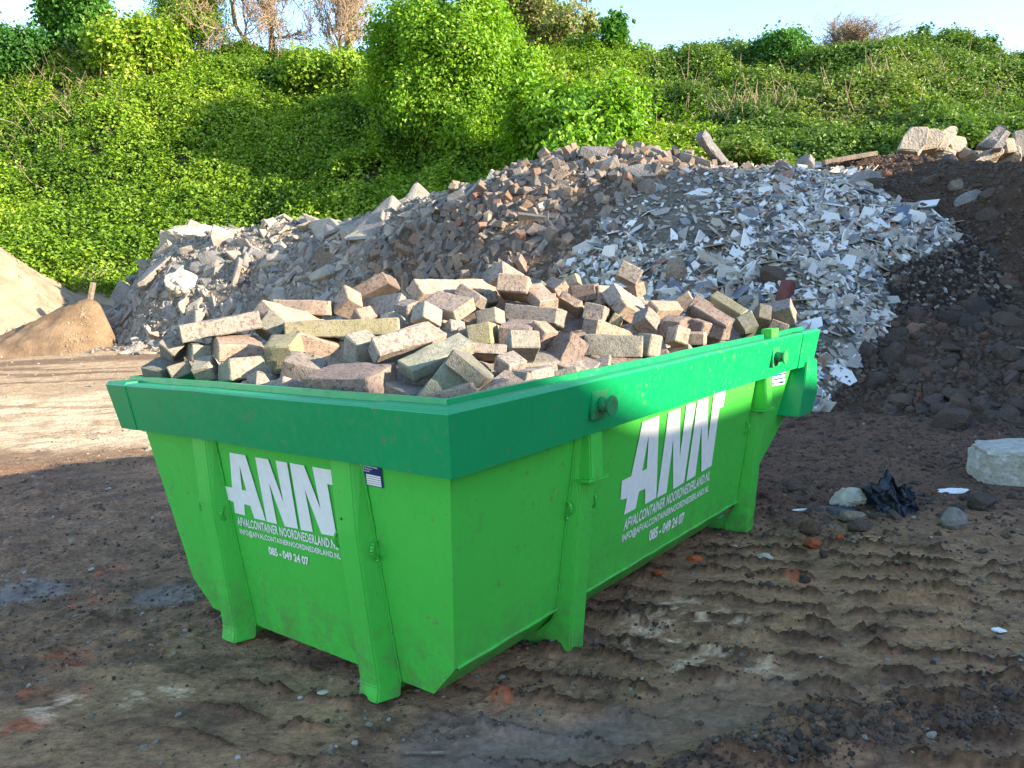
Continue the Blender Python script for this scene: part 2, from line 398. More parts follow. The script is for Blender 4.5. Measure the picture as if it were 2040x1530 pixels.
# ================================================================== EMBANKMENT (overgrown slope behind)
E_PTS = []
def addrow(pts, dz=0, dY=0):
    for px, py, Y in pts:
        P = at(px, py, Y); E_PTS.append((P[0], P[1]+dY, P[2]+dz))
addrow([(-700, 600, 17), (-300, 590, 17), (0, 560, 17.6), (200, 585, 18.0), (400, 560, 18.6), (700, 480, 18.8), (1000, 380, 18.2), (1300, 330, 17.6), (1600, 330, 17.2), (1900, 300, 17), (2300, 300, 16), (2800, 300, 15)])
addrow([(-700, 320, 23), (-300, 310, 23), (0, 310, 23), (300, 310, 23), (600, 310, 22.7), (900, 290, 22.6), (1200, 250, 22), (1500, 240, 21.5), (1800, 225, 21), (2100, 215, 20.5), (2500, 210, 20), (2900, 210, 19)])
TOP = [(-700, 100, 28), (-300, 100, 28), (0, 96, 28), (150, 100, 28.2), (300, 118, 28.2), (450, 118, 28.2), (600, 122, 28), (800, 135, 27.8), (1000, 120, 27.4), (1150, 98, 27), (1330, 118, 26.6), (1400, 122, 26.4), (1480, 108, 26.2), (1620, 112, 26), (1800, 106, 25.6), (2000, 92, 25.2), (2150, 90, 25), (2500, 90, 24), (2900, 90, 23)]
addrow(TOP); addrow(TOP, .15, 4); addrow(TOP[::3], 0, 12)
E_f = TPS(E_PTS, .05)
def emb_z(x, y):
    z = E_f(x, y)
    b = .45*fbm(x*.32, y*.32, s=70, o=2)+.58*fbm(x*.8, y*.8, s=71, o=2)+.24*fbm(x*1.9, y*1.9, s=72, o=2)
    return z, b
ex = np.arange(-24, 27, .22); ey = np.arange(15.2, 41, .22)
EX, EY = np.meshgrid(ex, ey, indexing='ij'); EZ, EB = emb_z(EX, EY)
lowest = gslope(EY)-.3
EZs = np.maximum(EZ+EB*.6-.25, lowest)
n = NT('bank_soil'); geo = n.n('ShaderNodeNewGeometry').outputs['Position']
a = n.noise(geo, 1.6, 6, .65); b = n.noise(geo, 9, 5, .65)
zc_ = n.n('ShaderNodeSeparateXYZ', i_Vector=geo).outputs['Z']
c = n.mix(n.ramp(b, [(.3, 0.0), (.7, 1.0)]), (.035, .04, .018), (.07, .06, .035))
c = n.mix(n.math('MULTIPLY', n.ramp(n.math('ADD', zc_, n.math('MULTIPLY', a, 1.2)), [(0, 1.0), (1, 1.0)]), 0.0), c, (.4, .33, .24))
sandm = n.ramp(n.math('MULTIPLY', n.math('ADD', zc_, n.math('MULTIPLY', a, 1.4)), .25), [(.78, 1.0), (.88, 0.0)])
c = n.mix(sandm, c, n.mix(b, (.34, .26, .18), (.52, .44, .33)))
M['bank'] = n.done(n.principled(c, .95, n.bump(n.math('ADD', a, b), .9, .05), .1))
o = link('embankment', new_mesh('embankment', np.stack([EX, EY, EZs], -1).reshape(-1, 3), grid_faces(len(ex), len(ey)), [M['bank']], None, True)); o['kind'] = 'structure'

def leaf_mat(name, stops, trans=.35, tmul=(1.15, 1.25, .5), rough=.5):
    n = NT(name); r = n.attr('rnd').outputs['Fac']
    c = n.ramp(r, stops)
    p = n.principled(c, rough, None, .35)
    tr = n.n('ShaderNodeBsdfTranslucent', i_Color=n.mix(1.0, c, (*tmul,), 'MULTIPLY'))
    mx = n.n('ShaderNodeMixShader', i_0=trans); n.t.links.new(p.outputs[0], mx.inputs[1]); n.t.links.new(tr.outputs[0], mx.inputs[2])
    return n.done(mx)
M['ivy'] = leaf_mat('ivy_leaf', [(0, (.052, .12, .012)), (.3, (.125, .235, .018)), (.62, (.225, .36, .024)), (.88, (.32, .45, .04)), (1, (.40, .41, .09))])
M['olive'] = leaf_mat('olive_leaf', [(0, (.055, .12, .022)), (.4, (.115, .205, .035)), (.75, (.175, .27, .048)), (1, (.29, .27, .11))])
M['hazel'] = leaf_mat('hazel_leaf', [(0, (.09, .22, .014)), (.4, (.18, .35, .024)), (.8, (.27, .45, .035)), (1, (.36, .48, .06))], .42)
M['shrub'] = leaf_mat('shrub_leaf', [(0, (.030, .11, .016)), (.5, (.06, .18, .022)), (1, (.10, .25, .03))])
M['grassy'] = leaf_mat('grass_blade', [(0, (.05, .13, .02)), (1, (.11, .22, .04))])
M['bark'] = mat_rock('bark', [(0, (.14, .10, .07)), (1, (.20, .155, .11))], .3, .6, 20)
M['palebark'] = mat_rock('pale_bark', [(0, (.30, .225, .15)), (1, (.38, .29, .20))], .3, .5, 20)

def leaf_quads(C, N, size, r, seed, fold=.25, elong=1.5):
    """C centres (n,3), N normals, size (n,) -> verts, faces (folded leaf of two triangles), rnd"""
    g = np.random.default_rng(seed); n_ = len(C)
    N = N/np.linalg.norm(N, axis=1, keepdims=True)
    T = g.normal(size=(n_, 3)); T -= (T*N).sum(1, keepdims=True)*N; T /= np.linalg.norm(T, axis=1, keepdims=True)
    B = np.cross(N, T); s = size[:, None]
    base = C-T*s*.5*elong; tip = C+T*s*.5*elong
    l = C+B*s*.5+N*s*fold; r_ = C-B*s*.5+N*s*fold
    V = np.stack([base, r_, tip, l], 1).reshape(-1, 3)
    i = np.arange(n_)[:, None]*4
    F = np.concatenate([i+np.array([[0, 1, 2]]), i+np.array([[0, 2, 3]])])
    return V, F, np.repeat(r, 4)
def sprigs(P, Nn, k, spread, size, seed, updir=.6, tone=None, toneamp=.25):
    g = np.random.default_rng(seed); n_ = len(P)
    C = np.repeat(P, k, 0)+g.normal(size=(n_*k, 3))*spread
    N = np.repeat(Nn, k, 0)*.7+np.array([0, 0, updir])+g.normal(size=(n_*k, 3))*.55
    s = size*g.uniform(.6, 1.35, n_*k)
    t = g.uniform(.2, .8, n_) if tone is None else tone
    r = np.clip(np.repeat(t, k)+g.normal(size=n_*k)*toneamp*.55, 0, .999)
    return leaf_quads(C, N, s, r, seed+1)
# creeping ground cover: sprigs of leaves all over the slope
NS = 112000
sx = rng.uniform(-22, 24, NS*2); sy = rng.uniform(16.2, 30, NS*2)
sz, sb = emb_z(sx, sy)
e = .12
nx_ = -(E_f(sx+e, sy)-E_f(sx-e, sy))/(2*e); ny_ = -(E_f(sx, sy+e)-E_f(sx, sy-e))/(2*e)
bz = lambda x, y: emb_z(x, y)[1]
nx2 = -(bz(sx+e, sy)-bz(sx-e, sy))/(2*e); ny2 = -(bz(sx, sy+e)-bz(sx, sy-e))/(2*e)
u, v_, dep_ = to_px(np.stack([sx, sy, sz+sb], 1))
low = np.interp(u, [-400, 0, 70, 160, 215, 240, 262, 300, 345, 420, 700, 2500], [510, 520, 560, 565, 592, 592, 560, 535, 540, 600, 640, 640])+18*fbm(u/40., v_/40., s=3, o=2)
keep = (v_ < low) & (u > -420) & (u < 2460) & (sy < 30)
hole = smooth((fbm(sx*.9, sy*.9, s=91, o=3)-.24)/.12)
keep &= rng.uniform(0, 1, len(sx)) > hole*.75
idx = np.nonzero(keep)[0][:NS]
P = np.stack([sx, sy, sz+sb], 1)[idx]
Nn = np.stack([nx_+nx2, ny_+ny2, np.ones_like(nx_)], 1)[idx]; Nn /= np.linalg.norm(Nn, axis=1, keepdims=True)
P = P+Nn*rng.uniform(-.12, .22, len(P))[:, None]*np.array([1, 1, 1])
uu = u[idx]
tone = np.clip(.45+.45*fbm(P[:, 0]*.5, P[:, 1]*.5, s=93, o=3)+rng.normal(size=len(P))*.10, 0, 1)
rightish = smooth((uu-1150)/350+.6*fbm(P[:, 0]*.6, P[:, 1]*.6, s=94, o=2)) > .5
for nm, sel, mt, k, sd, lab in (('ivy', ~rightish, M['ivy'], 8, 100, 'bright green creeping leaves covering the left of the slope'), ('undergrowth', rightish, M['olive'], 8, 101, 'duller olive green undergrowth covering the right of the slope')):
    V, F, r = sprigs(P[sel], Nn[sel], k, .078, .068, sd, tone=tone[sel])
    o = link(nm, new_mesh(nm, V, F, [mt], {'rnd': r}))
    tag(o, lab, 'ground cover', kind='stuff')

# ------------------------------------------------------------------ branches
def tubes(P0, P1, r0, r1, ns=4):
    P0 = np.asarray(P0, float); P1 = np.asarray(P1, float); r0 = np.asarray(r0)[:, None, None]; r1 = np.asarray(r1)[:, None, None]
    d = P1-P0; d /= np.linalg.norm(d, axis=1, keepdims=True)+1e-9
    a = np.where(np.abs(d[:, 2:3]) < .9, np.array([[0, 0, 1.]]), np.array([[1., 0, 0]]))
    e1 = np.cross(d, a); e1 /= np.linalg.norm(e1, axis=1, keepdims=True); e2 = np.cross(d, e1)
    th = np.arange(ns)/ns*2*np.pi
    ring = e1[:, None]*np.cos(th)[None, :, None]+e2[:, None]*np.sin(th)[None, :, None]
    V = np.concatenate([P0[:, None]+ring*r0, P1[:, None]+ring*r1], 1).reshape(-1, 3)
    i = np.arange(len(P0))[:, None]*2*ns; F = []
    for k in range(ns):
        F.append(i+np.array([[k, (k+1) % ns, ns+(k+1) % ns, ns+k]]))
    return V, np.concatenate(F)
def grow(seed, base, nstem, height, spread, levels=4, kids=4, r0=.05, droop=.0, upness=.7, wob=.18, taper=.62, lenr=.62):
    g = np.random.default_rng(seed); segs = []; tips = []
    def branch(p, d, L, r, lev):
        m = 4 if lev < 2 else 3
        q = p.copy(); dd = d.copy(); pts = [q.copy()]
        for k in range(m):
            dd = dd + g.normal(size=3)*wob + np.array([0, 0, upness*.12-droop*lev*.12]); dd /= np.linalg.norm(dd)
            nq = q+dd*L/m
            ra = r*(1-k/m*(1-taper)); rb = r*(1-(k+1)/m*(1-taper))
            segs.append((q.copy(), nq.copy(), ra, rb)); q = nq; pts.append((q.copy()))
            if lev < levels and (k > 0 or lev > 0):
                for j in range(kids if lev < levels-1 else kids):
                    if g.uniform() < .62:
                        nd = dd + g.normal(size=3)*.75; nd[2] += .15*upness; nd /= np.linalg.norm(nd)
                        branch(q, nd, L*lenr*g.uniform(.6, 1.1), rb*.55, lev+1)
        tips.append((q.copy(), dd.copy()))
        if lev >= levels-1:
            for pt in pts[1:-1]: tips.append((pt, dd.copy()))
    for s_ in range(nstem):
        an = g.uniform(0, 2*np.pi); sp = spread*g.uniform(.2, 1)
        d = np.array([math.cos(an)*sp, math.sin(an)*sp, 1.0]); d /= np.linalg.norm(d)
        branch(np.array(base)+np.array([math.cos(an), math.sin(an), 0])*.1*spread, d, height*g.uniform(.45, .62), r0*g.uniform(.7, 1.2), 0)
    return segs, tips
def tree(name, label, cat, group, seed, base, nstem, size, spread, leafmat=None, bark='bark', levels=4, kids=3, r0=.05, nleaf=5, lsize=.09, lspread=.12, tone=(.2, .8), rmin=.004, crown='crown', **kw):
    radius, height = size
    segs, tips = grow(seed, (0, 0, 0), nstem, height, spread, levels, kids, r0, **kw)
    T0 = np.array([t[0] for t in tips]); sz_ = height/np.percentile(T0[:, 2], 98); sx_2 = radius/np.percentile(np.hypot(T0[:, 0], T0[:, 1]), 93)
    K = np.array([sx_2, sx_2, sz_])
    segs = [(a*K, b*K, r1, r2) for a, b, r1, r2 in segs]; tips = [(a*K, d) for a, d in tips]
    A = np.array([s[0] for s in segs]); B = np.array([s[1] for s in segs]); ra = np.maximum([s[2] for s in segs], rmin); rb = np.maximum([s[3] for s in segs], rmin)
    root = bpy.data.objects.new(name, None); COL.objects.link(root); root.location = base; root.empty_display_size = .2
    tag(root, label, cat, group)
    V, F = tubes(A, B, ra, rb, 4)
    link('trunk', new_mesh('trunk', V, F, [M[bark]], {'rnd': np.full(len(V), .5)}, True), root)
    if leafmat:
        T = np.array([t[0] for t in tips]); D = np.array([t[1] for t in tips])
        g = np.random.default_rng(seed+5)
        cen = T.mean(0); out = T-cen; out /= np.linalg.norm(out, axis=1, keepdims=True)+1e-6
        V, F, r = sprigs(T, out*.8+D*.3, nleaf, lspread, lsize, seed+9, updir=.5, tone=g.uniform(tone[0], tone[1], len(T)))
        link(crown, new_mesh(crown, V, F, [M[leafmat]], {'rnd': r}), root)
    return root, len(segs), len(tips)
def emb_at(px, Y, dz=-.2):
    P = at(px, 300, Y); z, b = emb_z(np.array([P[0]]), np.array([P[1]]))
    return (P[0], P[1], float(z[0]+b[0]*.6)+dz)
TREES = [
 ('hazel_tree', 'big light green bushy tree at the top centre of the slope', 'tree', None, 201, emb_at(900, 21.5, -.5), 18, (1.5, 3.8), 1.0, 'hazel', 'bark', dict(levels=3, kids=4, r0=.05, nleaf=9, lsize=.072, lspread=.16, upness=.9, wob=.14)),
 ('hazel_shrub', 'dark hearted shrub with yellow green outer leaves right of the big bushy tree', 'shrub', None, 202, emb_at(1125, 18.6, -.5), 12, (1.5, 2.2), 1.1, 'hazel', 'bark', dict(levels=3, kids=3, r0=.03, nleaf=5, lsize=.09, lspread=.15, tone=(.0, .65), upness=.5)),
 ('ash_tree', 'small fresh green tree on the crest at the upper left, cut by the frame', 'tree', None, 203, emb_at(190, 27.5, -.4), 4, (0.85, 2.6), .5, 'shrub', 'bark', dict(levels=3, kids=3, r0=.05, nleaf=14, lsize=.10, lspread=.2, tone=(.2, .9))),
 ('ash_tree', 'bushy green tree on the crest just right of the small upper left tree', 'tree', None, 204, emb_at(290, 26.5, -.4), 5, (1.0, 1.7), .8, 'ivy', 'bark', dict(levels=3, kids=3, r0=.04, nleaf=14, lsize=.10, lspread=.2, tone=(.3, .9))),
 ('budding_tree', 'thin olive brown tree just coming into leaf, left of the bare trees', 'tree', None, 205, emb_at(405, 29.5, -.4), 5, (1.6, 4.0), .75, 'hazel', 'palebark', dict(levels=4, kids=3, r0=.06, nleaf=1, lsize=.055, lspread=.15, tone=(.5, 1.0), upness=.5)),
 ('bare_tree', 'large leafless tree with spreading twigs behind the crest, left one', 'tree', 'bare trees behind the crest', 206, emb_at(560, 31, -.4), 3, (3.4, 5.6), 1.0, None, 'palebark', dict(levels=4, kids=3, r0=.10, upness=.25, wob=.22, rmin=.008)),
 ('bare_tree', 'leafless brown tree with dense upright stems touching the big bushy tree', 'tree', 'bare trees behind the crest', 207, emb_at(715, 30.5, -.4), 5, (2.2, 5.8), .55, None, 'palebark', dict(levels=4, kids=3, r0=.10, upness=.7, wob=.2, rmin=.008)),
 ('budding_tree', 'brownish tree with sparse buds behind the right edge of the big bushy tree', 'tree', None, 208, emb_at(1075, 31, -.4), 5, (2.2, 3.2), .6, 'olive', 'palebark', dict(levels=4, kids=3, r0=.08, nleaf=1, lsize=.09, lspread=.12, tone=(.7, 1.0), rmin=.01)),
 ('sapling', 'little leafy sapling standing against the sky right of centre', 'sapling', None, 209, emb_at(1240, 27.2, .1), 3, (0.5, 1.0), .7, 'shrub', 'bark', dict(levels=2, kids=3, r0=.02, nleaf=3, lsize=.13, lspread=.1)),
 ('bare_shrub', 'rounded grey leafless bush on the crest at the right', 'shrub', None, 210, emb_at(1695, 27.0, -.3), 22, (1.2, 1.5), .85, None, 'palebark', dict(levels=3, kids=3, r0=.02, upness=.8, wob=.12, rmin=.005)),
 ('shrub', 'leafy shrub breaking the skyline between the sapling and the bare bush', 'shrub', None, 211, emb_at(1550, 26.2, -.3), 9, (0.9, 0.75), 1.3, 'shrub', 'bark', dict(levels=2, kids=4, r0=.03, nleaf=12, lsize=.08, lspread=.17)),
 ('shrub', 'low rounded shrub on the crest left of centre under the bare trees', 'shrub', None, 212, emb_at(640, 26.4, -.3), 8, (1.3, 0.9), 1.2, 'ivy', 'bark', dict(levels=2, kids=4, r0=.03, nleaf=14, lsize=.085, lspread=.2)),
 ('shrub', 'dark bluish shrub along the crest at the far left', 'shrub', None, 213, emb_at(60, 27.0, -.3), 10, (1.4, 0.8), 1.6, 'shrub', 'bark', dict(levels=2, kids=4, r0=.03, nleaf=14, lsize=.085, lspread=.22, tone=(0, .4))),
 ('twig_plant', 'small thin plant with dark tufts standing right of the bare bush', 'plant', None, 214, emb_at(1825, 25.6, .15), 3, (0.35, 0.6), .6, 'shrub', 'bark', dict(levels=1, kids=3, r0=.015, nleaf=3, lsize=.09, lspread=.07, tone=(0, .3))),
 ('twig_plant', 'thin upright weed on the skyline at the far right', 'plant', None, 215, emb_at(1975, 25.2, .15), 4, (0.2, 0.6), .25, 'shrub', 'bark', dict(levels=1, kids=3, r0=.015, nleaf=2, lsize=.08, lspread=.06, tone=(0, .3))),
]
for nm, lab, cat, grp, seed, base, ns_, H, sp, lm_, bk, kw in TREES:
    r_ = tree(nm, lab, cat, grp, seed, base, ns_, H, sp, lm_, bk, **kw)
    print(nm, r_[1:])
# dead stems among the leaves
A = []; B = []
for px, py, Y, k, sp in ((75, 230, 24, 120, 1.1), (1420, 215, 21.8, 120, 1.3), (1490, 225, 21.2, 90, .7), (1640, 215, 21.2, 90, 1.2), (1960, 190, 21.5, 110, 1.4), (200, 130, 26.5, 200, 1.2), (1060, 140, 23, 120, .8)):
    P0 = at(px, py, Y)
    xs = P0[0]+rng.normal(size=k)*sp; ys = P0[1]+rng.normal(size=k)*sp
    z, b = emb_z(xs, ys); zz = z+b
    a = np.stack([xs, ys, zz-.1], 1); d = rng.normal(size=(k, 3))*.35+np.array([.1, -.35, .75]); d /= np.linalg.norm(d, axis=1, keepdims=True)
    L = rng.uniform(.35, 1.0, k)[:, None]; mid = a+d*L*.55; end = mid+(d+rng.normal(size=(k, 3))*.4)*L*.4
    A += [a, mid]; B += [mid, end]
A = np.concatenate(A); B = np.concatenate(B)
V, F = tubes(A, B, np.full(len(A), .008), np.full(len(A), .005), 3)
tag(link('dead_stems', new_mesh('dead_stems', V, F, [M['palebark']], {'rnd': np.full(len(V), .5)})), 'dry brown stems poking out of the undergrowth on the slope', 'dead stems', kind='stuff')
# ================================================================== HEAPS
def ctrl(rows):
    out = []
    for px, py, Y in rows:
        P = at(px, py, Y); out.append(tuple(P))
    return out
def toe(rows, dz=-.05):
    out = []
    for px, py, Y in rows:
        P = at(px, py, Y); out.append((P[0], Y, float(gslope(Y))+dz))
    return out
R_PTS = ctrl([(345, 470, 16.3), (400, 455, 16.3), (480, 460, 16), (560, 440, 15.8), (690, 450, 15.2), (740, 435, 14.8), (830, 405, 14.2), (890, 390, 13.9), (950, 372, 13.6), (1040, 330, 13.1), (1110, 310, 12.8), (1160, 300, 12.6), (1300, 297, 12.3), (1360, 305, 12.2), (1450, 328, 12), (1530, 328, 11.8), (1600, 340, 11.6), (1700, 355, 11.2), (1760, 380, 10.9),
    (300, 590, 14.9), (440, 600, 14.2), (560, 560, 14.1), (700, 500, 13.3), (900, 470, 12.0), (1000, 500, 10.9), (1100, 450, 11.1), (1300, 420, 10.7), (1500, 420, 10.3), (1700, 440, 9.9), (1300, 550, 9.3), (1500, 560, 8.9), (1650, 560, 8.7), (1690, 680, 8.0), (1850, 430, 10.0), (1890, 480, 9.5), (1760, 600, 8.7), (1560, 700, 7.9)])
R_PTS += toe([(185, 682, 15.3), (240, 690, 14.8), (300, 690, 14.2), (400, 700, 13.7), (520, 720, 13.0), (700, 720, 11.6), (900, 700, 9.9), (1100, 700, 8.9), (1300, 720, 8.1), (1500, 760, 7.6), (1620, 812, 7.35), (1700, 790, 7.5)])
R_PTS += toe([(100, 690, 16.5), (150, 640, 17.8), (330, 640, 19)], -.6)
R_PTS += [(p[0]*1.1, p[1]+3.0, p[2]-2.0) for p in ctrl([(345, 470, 16.3), (560, 440, 15.8), (740, 435, 14.8), (890, 390, 13.9), (1040, 330, 13.1), (1160, 300, 12.6), (1300, 297, 12.3), (1450, 328, 12), (1600, 340, 11.6), (1760, 380, 10.9)])]
R_PTS += toe([(-300, 700, 12), (0, 700, 13), (400, 760, 11.5), (700, 800, 9.5), (1000, 800, 7.9), (1300, 820, 6.9), (1560, 860, 6.4)], -.9)
R_PTS += [(9.5, 9.5, 1.2), (8.5, 8.0, .2), (7, 6.5, -.9)]
R_f = TPS(R_PTS, .02)
S_PTS = ctrl([(1615, 342, 12.6), (1660, 334, 12.4), (1740, 328, 12.1), (1820, 332, 11.8), (1900, 340, 11.5), (1970, 345, 11.2), (2040, 346, 11), (2250, 340, 10.2), (2500, 330, 9.4),
    (1660, 380, 11.9), (1850, 450, 10.1), (1950, 480, 9.6), (2040, 500, 9.2), (2250, 500, 8.4), (1800, 640, 8.4), (1900, 650, 8.15), (2040, 640, 7.9), (2200, 640, 7.3), (1950, 760, 7.2), (2060, 780, 6.9)])
S_PTS += toe([(1600, 830, 7.35), (1660, 850, 7.2), (1740, 860, 7.05), (1820, 880, 6.85), (1900, 900, 6.6), (1980, 900, 6.35), (2060, 890, 6.1), (2200, 900, 5.5), (2400, 900, 4.6)])
S_PTS += toe([(1500, 900, 6.4), (1750, 950, 5.9), (2000, 1000, 5.0), (2300, 1050, 4.2)], -.5)
S_PTS += [(6.3, 15.4, 2.2), (8.5, 15, 2.6), (11, 14.5, 2.8), (4.6, 15.2, 1.5), (3.6, 13.6, 1.4)]
# unseen ridge added to the spoil bank, heights shaped to shade yard and container
SHADE_RIDGE = [(7.6, 9.6, 3.5), (9.2, 8.9, 4.1), (11.0, 8.0, 4.9), (11.6, 6.8, 5.05), (11.6, 6.0, 5.1), (11.6, 5.0, 4.8), (11.6, 3.6, 3.9), (11.6, 2.4, 3.45), (11.6, 1.0, 3.45), (11.6, .2, 3.84), (11.6, -.5, 3.96), (11.6, -1.1, 4.11), (11.6, -1.7, 4.24), (11.6, -2.2, 4.52), (11.6, -2.8, 4.92), (11.5, -3.6, 5.3), (11.4, -5, 5.3), (11.2, -7, 5.4), (10, -12, 5)]
S_PTS += SHADE_RIDGE
S_PTS += [(7.2, 4.4, .1), (6.6, 2.2, .0), (6.4, 0, -.1), (6.2, -2, -.1), (6.0, -4.5, -.1), (6.0, -7, -.1), (6, -11, -.1), (3, 3.6, -.5), (2.5, 1, -.7), (2.5, -3, -.7), (2.5, -9, -.7), (9, 5.6, 2.0), (9, 2.4, 1.4), (9, -.4, 1.6), (9, -4, 1.8), (9, -8, 1.8),
          (16.5, 9, 2.0), (17, 4, .8), (17, 0, .6), (17, -4, .6), (17, -9, .6), (13.5, 14, 3), (14.2, 6.5, 3.6), (14.5, 2.5, 2.2), (14.4, -1.5, 2.8), (14.4, -8, 3.4)]
S_f = TPS(S_PTS, .02)
def Rz(x, y):
    return R_f(x, y)+.10*fbm(x*.9, y*.9, s=120, o=3)+.05*fbm(x*3, y*3, s=121, o=3)
def Sz(x, y):
    z = S_f(x, y); a = fbm(x*1.1, y*1.1, s=130, o=4, g=.6)
    k = 1-.8*smooth((x-8)/1.2)
    return z+.20*k*a*smooth((z-.2)/.8)+.055*k*fbm(x*5, y*5, s=131, o=4, g=.6)
hx = np.arange(-9.5, 8.5, .055); hy = np.arange(6.3, 19.5, .055)
HX, HY = np.meshgrid(hx, hy, indexing='ij'); HZ = Rz(HX, HY)
sx_ = np.concatenate([np.arange(2.2, 8.6, .05), np.arange(8.6, 18, .14)]); sy_ = np.concatenate([np.arange(-12, 4.2, .16), np.arange(4.2, 15.8, .05)])
SX, SY = np.meshgrid(sx_, sy_, indexing='ij'); SZ = Sz(SX, SY)
def shell(name, X, Y, Z, mat, attrs=None, color=None, cut=.12):
    gz = gslope(Y)
    F = grid_faces(*X.shape); below = (Z < gz-cut).ravel()
    F = F[~below[F].all(1)]
    V = np.stack([X, Y, np.maximum(Z, gz-.3)], -1).reshape(-1, 3)
    used = np.zeros(len(V), bool); used[F.ravel()] = True; mp = np.cumsum(used)-1
    return link(name, new_mesh(name, V[used], mp[F], [mat], attrs, True, color=None if color is None else color.reshape(-1, 3)[used]))
def px_of(X, Y, Z):
    return to_px(np.stack([X, Y, Z], -1))
def zoneAB(u, v, nz):
    A = np.interp(v, [290, 330, 400, 470, 600, 700], [1130, 1010, 880, 760, 690, 660])+60*nz
    B = np.interp(v, [290, 330, 400, 450, 520, 600, 700], [1480, 1400, 1230, 1160, 1110, 1060, 1000])+50*nz
    return A, B
u, v, _ = px_of(HX, HY, HZ); nz = fbm(HX*.9, HY*.9, s=140, o=3)
A_, B_ = zoneAB(u, v, nz)
colr = np.zeros(HX.shape+(3,)); colr[:] = (.25, .21, .165)
colr[(u > A_)] = (.15, .105, .075); colr[(u > B_)] = (.20, .175, .14); edge_ = np.interp(v, [330, 400, 440, 480, 500, 540, 600, 650, 700, 820], [1745, 1770, 1900, 1905, 1880, 1745, 1775, 1770, 1730, 1640]); colr[(u > edge_)] = (.045, .033, .026)
sandy = smooth((.75-np.hypot((u-640)/60, (v-520)/55))/.4+.5*nz)
colr = colr*(1-sandy[..., None])+np.array((.26, .18, .12))*sandy[..., None]
n = NT('heap_dirt'); geo = n.n('ShaderNodeNewGeometry').outputs['Position']
a1 = n.noise(geo, 14, 6, .7); a2 = n.noise(geo, 55, 4, .7); vv_ = n.voro(geo, 26)
c = n.mix(1.0, n.attr('tint').outputs['Color'], n.ramp(a1, [(.25, .5), (.75, 1.5)]), 'MULTIPLY')
c = n.mix(n.ramp(vv_.outputs['Color'], [(.7, 0.0), (.9, .35)]), c, (.36, .35, .32))
M['heap'] = n.done(n.principled(c, .95, n.bump(n.math('ADD', n.math('ADD', a1, a2), vv_.outputs['Distance']), 1.0, .04), .15))
o = shell('rubble_heap', HX, HY, HZ, M['heap'], color=colr); tag(o, 'dusty core of the long demolition rubble heap under its broken pieces', 'rubble heap', kind='stuff')
n = NT('soil'); geo = n.n('ShaderNodeNewGeometry').outputs['Position']
a1 = n.noise(geo, 6, 7, .7); a2 = n.noise(geo, 40, 5, .7); vv_ = n.voro(geo, 20)
c = n.mix(n.ramp(a1, [(.3, 0.0), (.7, 1.0)]), (.066, .041, .028), (.15, .095, .062))
c = n.mix(n.ramp(a2, [(.55, 0.0), (.75, .5)]), c, (.09, .062, .045))
M['soil'] = n.done(n.principled(c, .96, n.bump(n.math('ADD', n.math('ADD', n.math('MULTIPLY', a1, 1.5), a2), vv_.outputs['Distance']), 1.0, .05), .15))
o = shell('soil_bank', SX, SY, SZ, M['soil']); o['kind'] = 'structure'

# sand heaps at the left
n = NT('brown_sand'); geo = n.n('ShaderNodeNewGeometry').outputs['Position']
a1 = n.noise(geo, 3, 6, .65); a2 = n.noise(geo, 45, 5, .7)
c = n.mix(n.ramp(a1, [(.35, 0.0), (.65, 1.0)]), (.33, .235, .145), (.20, .135, .085))
c = n.mix(n.ramp(a2, [(.55, 0.0), (.72, .5)]), c, (.12, .08, .055))
M['brown_sand'] = n.done(n.principled(c, .95, n.bump(n.math('ADD', n.math('MULTIPLY', a1, 2), a2), .9, .06), .1))
n = NT('sand'); geo = n.n('ShaderNodeNewGeometry').outputs['Position']
a1 = n.noise(geo, 3, 6, .6); a2 = n.noise(geo, 45, 5, .7)
c = n.mix(n.ramp(a1, [(.35, 0.0), (.7, 1.0)]), (.42, .33, .235), (.28, .205, .14))
c = n.mix(n.ramp(a2, [(.6, 0.0), (.75, .4)]), c, (.22, .15, .10))
M['sand'] = n.done(n.principled(c, .95, n.bump(n.math('ADD', n.math('MULTIPLY', a1, 2), a2), .8, .05), .1))
A1 = ctrl([(-500, 420, 16.8), (-200, 430, 16.6), (-80, 470, 16.4), (0, 512, 16.3), (60, 566, 16.3), (120, 603, 16.5), (180, 622, 16.8), (240, 628, 17.2), (-80, 600, 15.0), (30, 640, 15.1)])+toe([(-500, 700, 13.2), (-200, 700, 13.6), (-60, 690, 14.2), (0, 690, 14.6), (90, 680, 15.0), (160, 670, 15.6), (240, 660, 16.2), (320, 660, 17.2)])+toe([(-500, 600, 21), (0, 600, 20.5), (200, 600, 20)], -.2)+toe([(-300, 720, 12), (150, 720, 13.5), (400, 700, 16)], -.6)
A1f = TPS(A1, .02)
x_ = np.arange(-15, -5.5, .07); y_ = np.arange(11.5, 20.5, .07); X_, Y_ = np.meshgrid(x_, y_, indexing='ij')
Z_ = A1f(X_, Y_)+.28*fbm(X_*.8, Y_*.8, s=150, o=3)+.07*fbm(X_*3, Y_*3, s=151, o=4)
tag(shell('sand_heap', X_, Y_, Z_, M['sand']), 'tall smooth sand heap cut off by the left edge of the photo', 'sand heap')
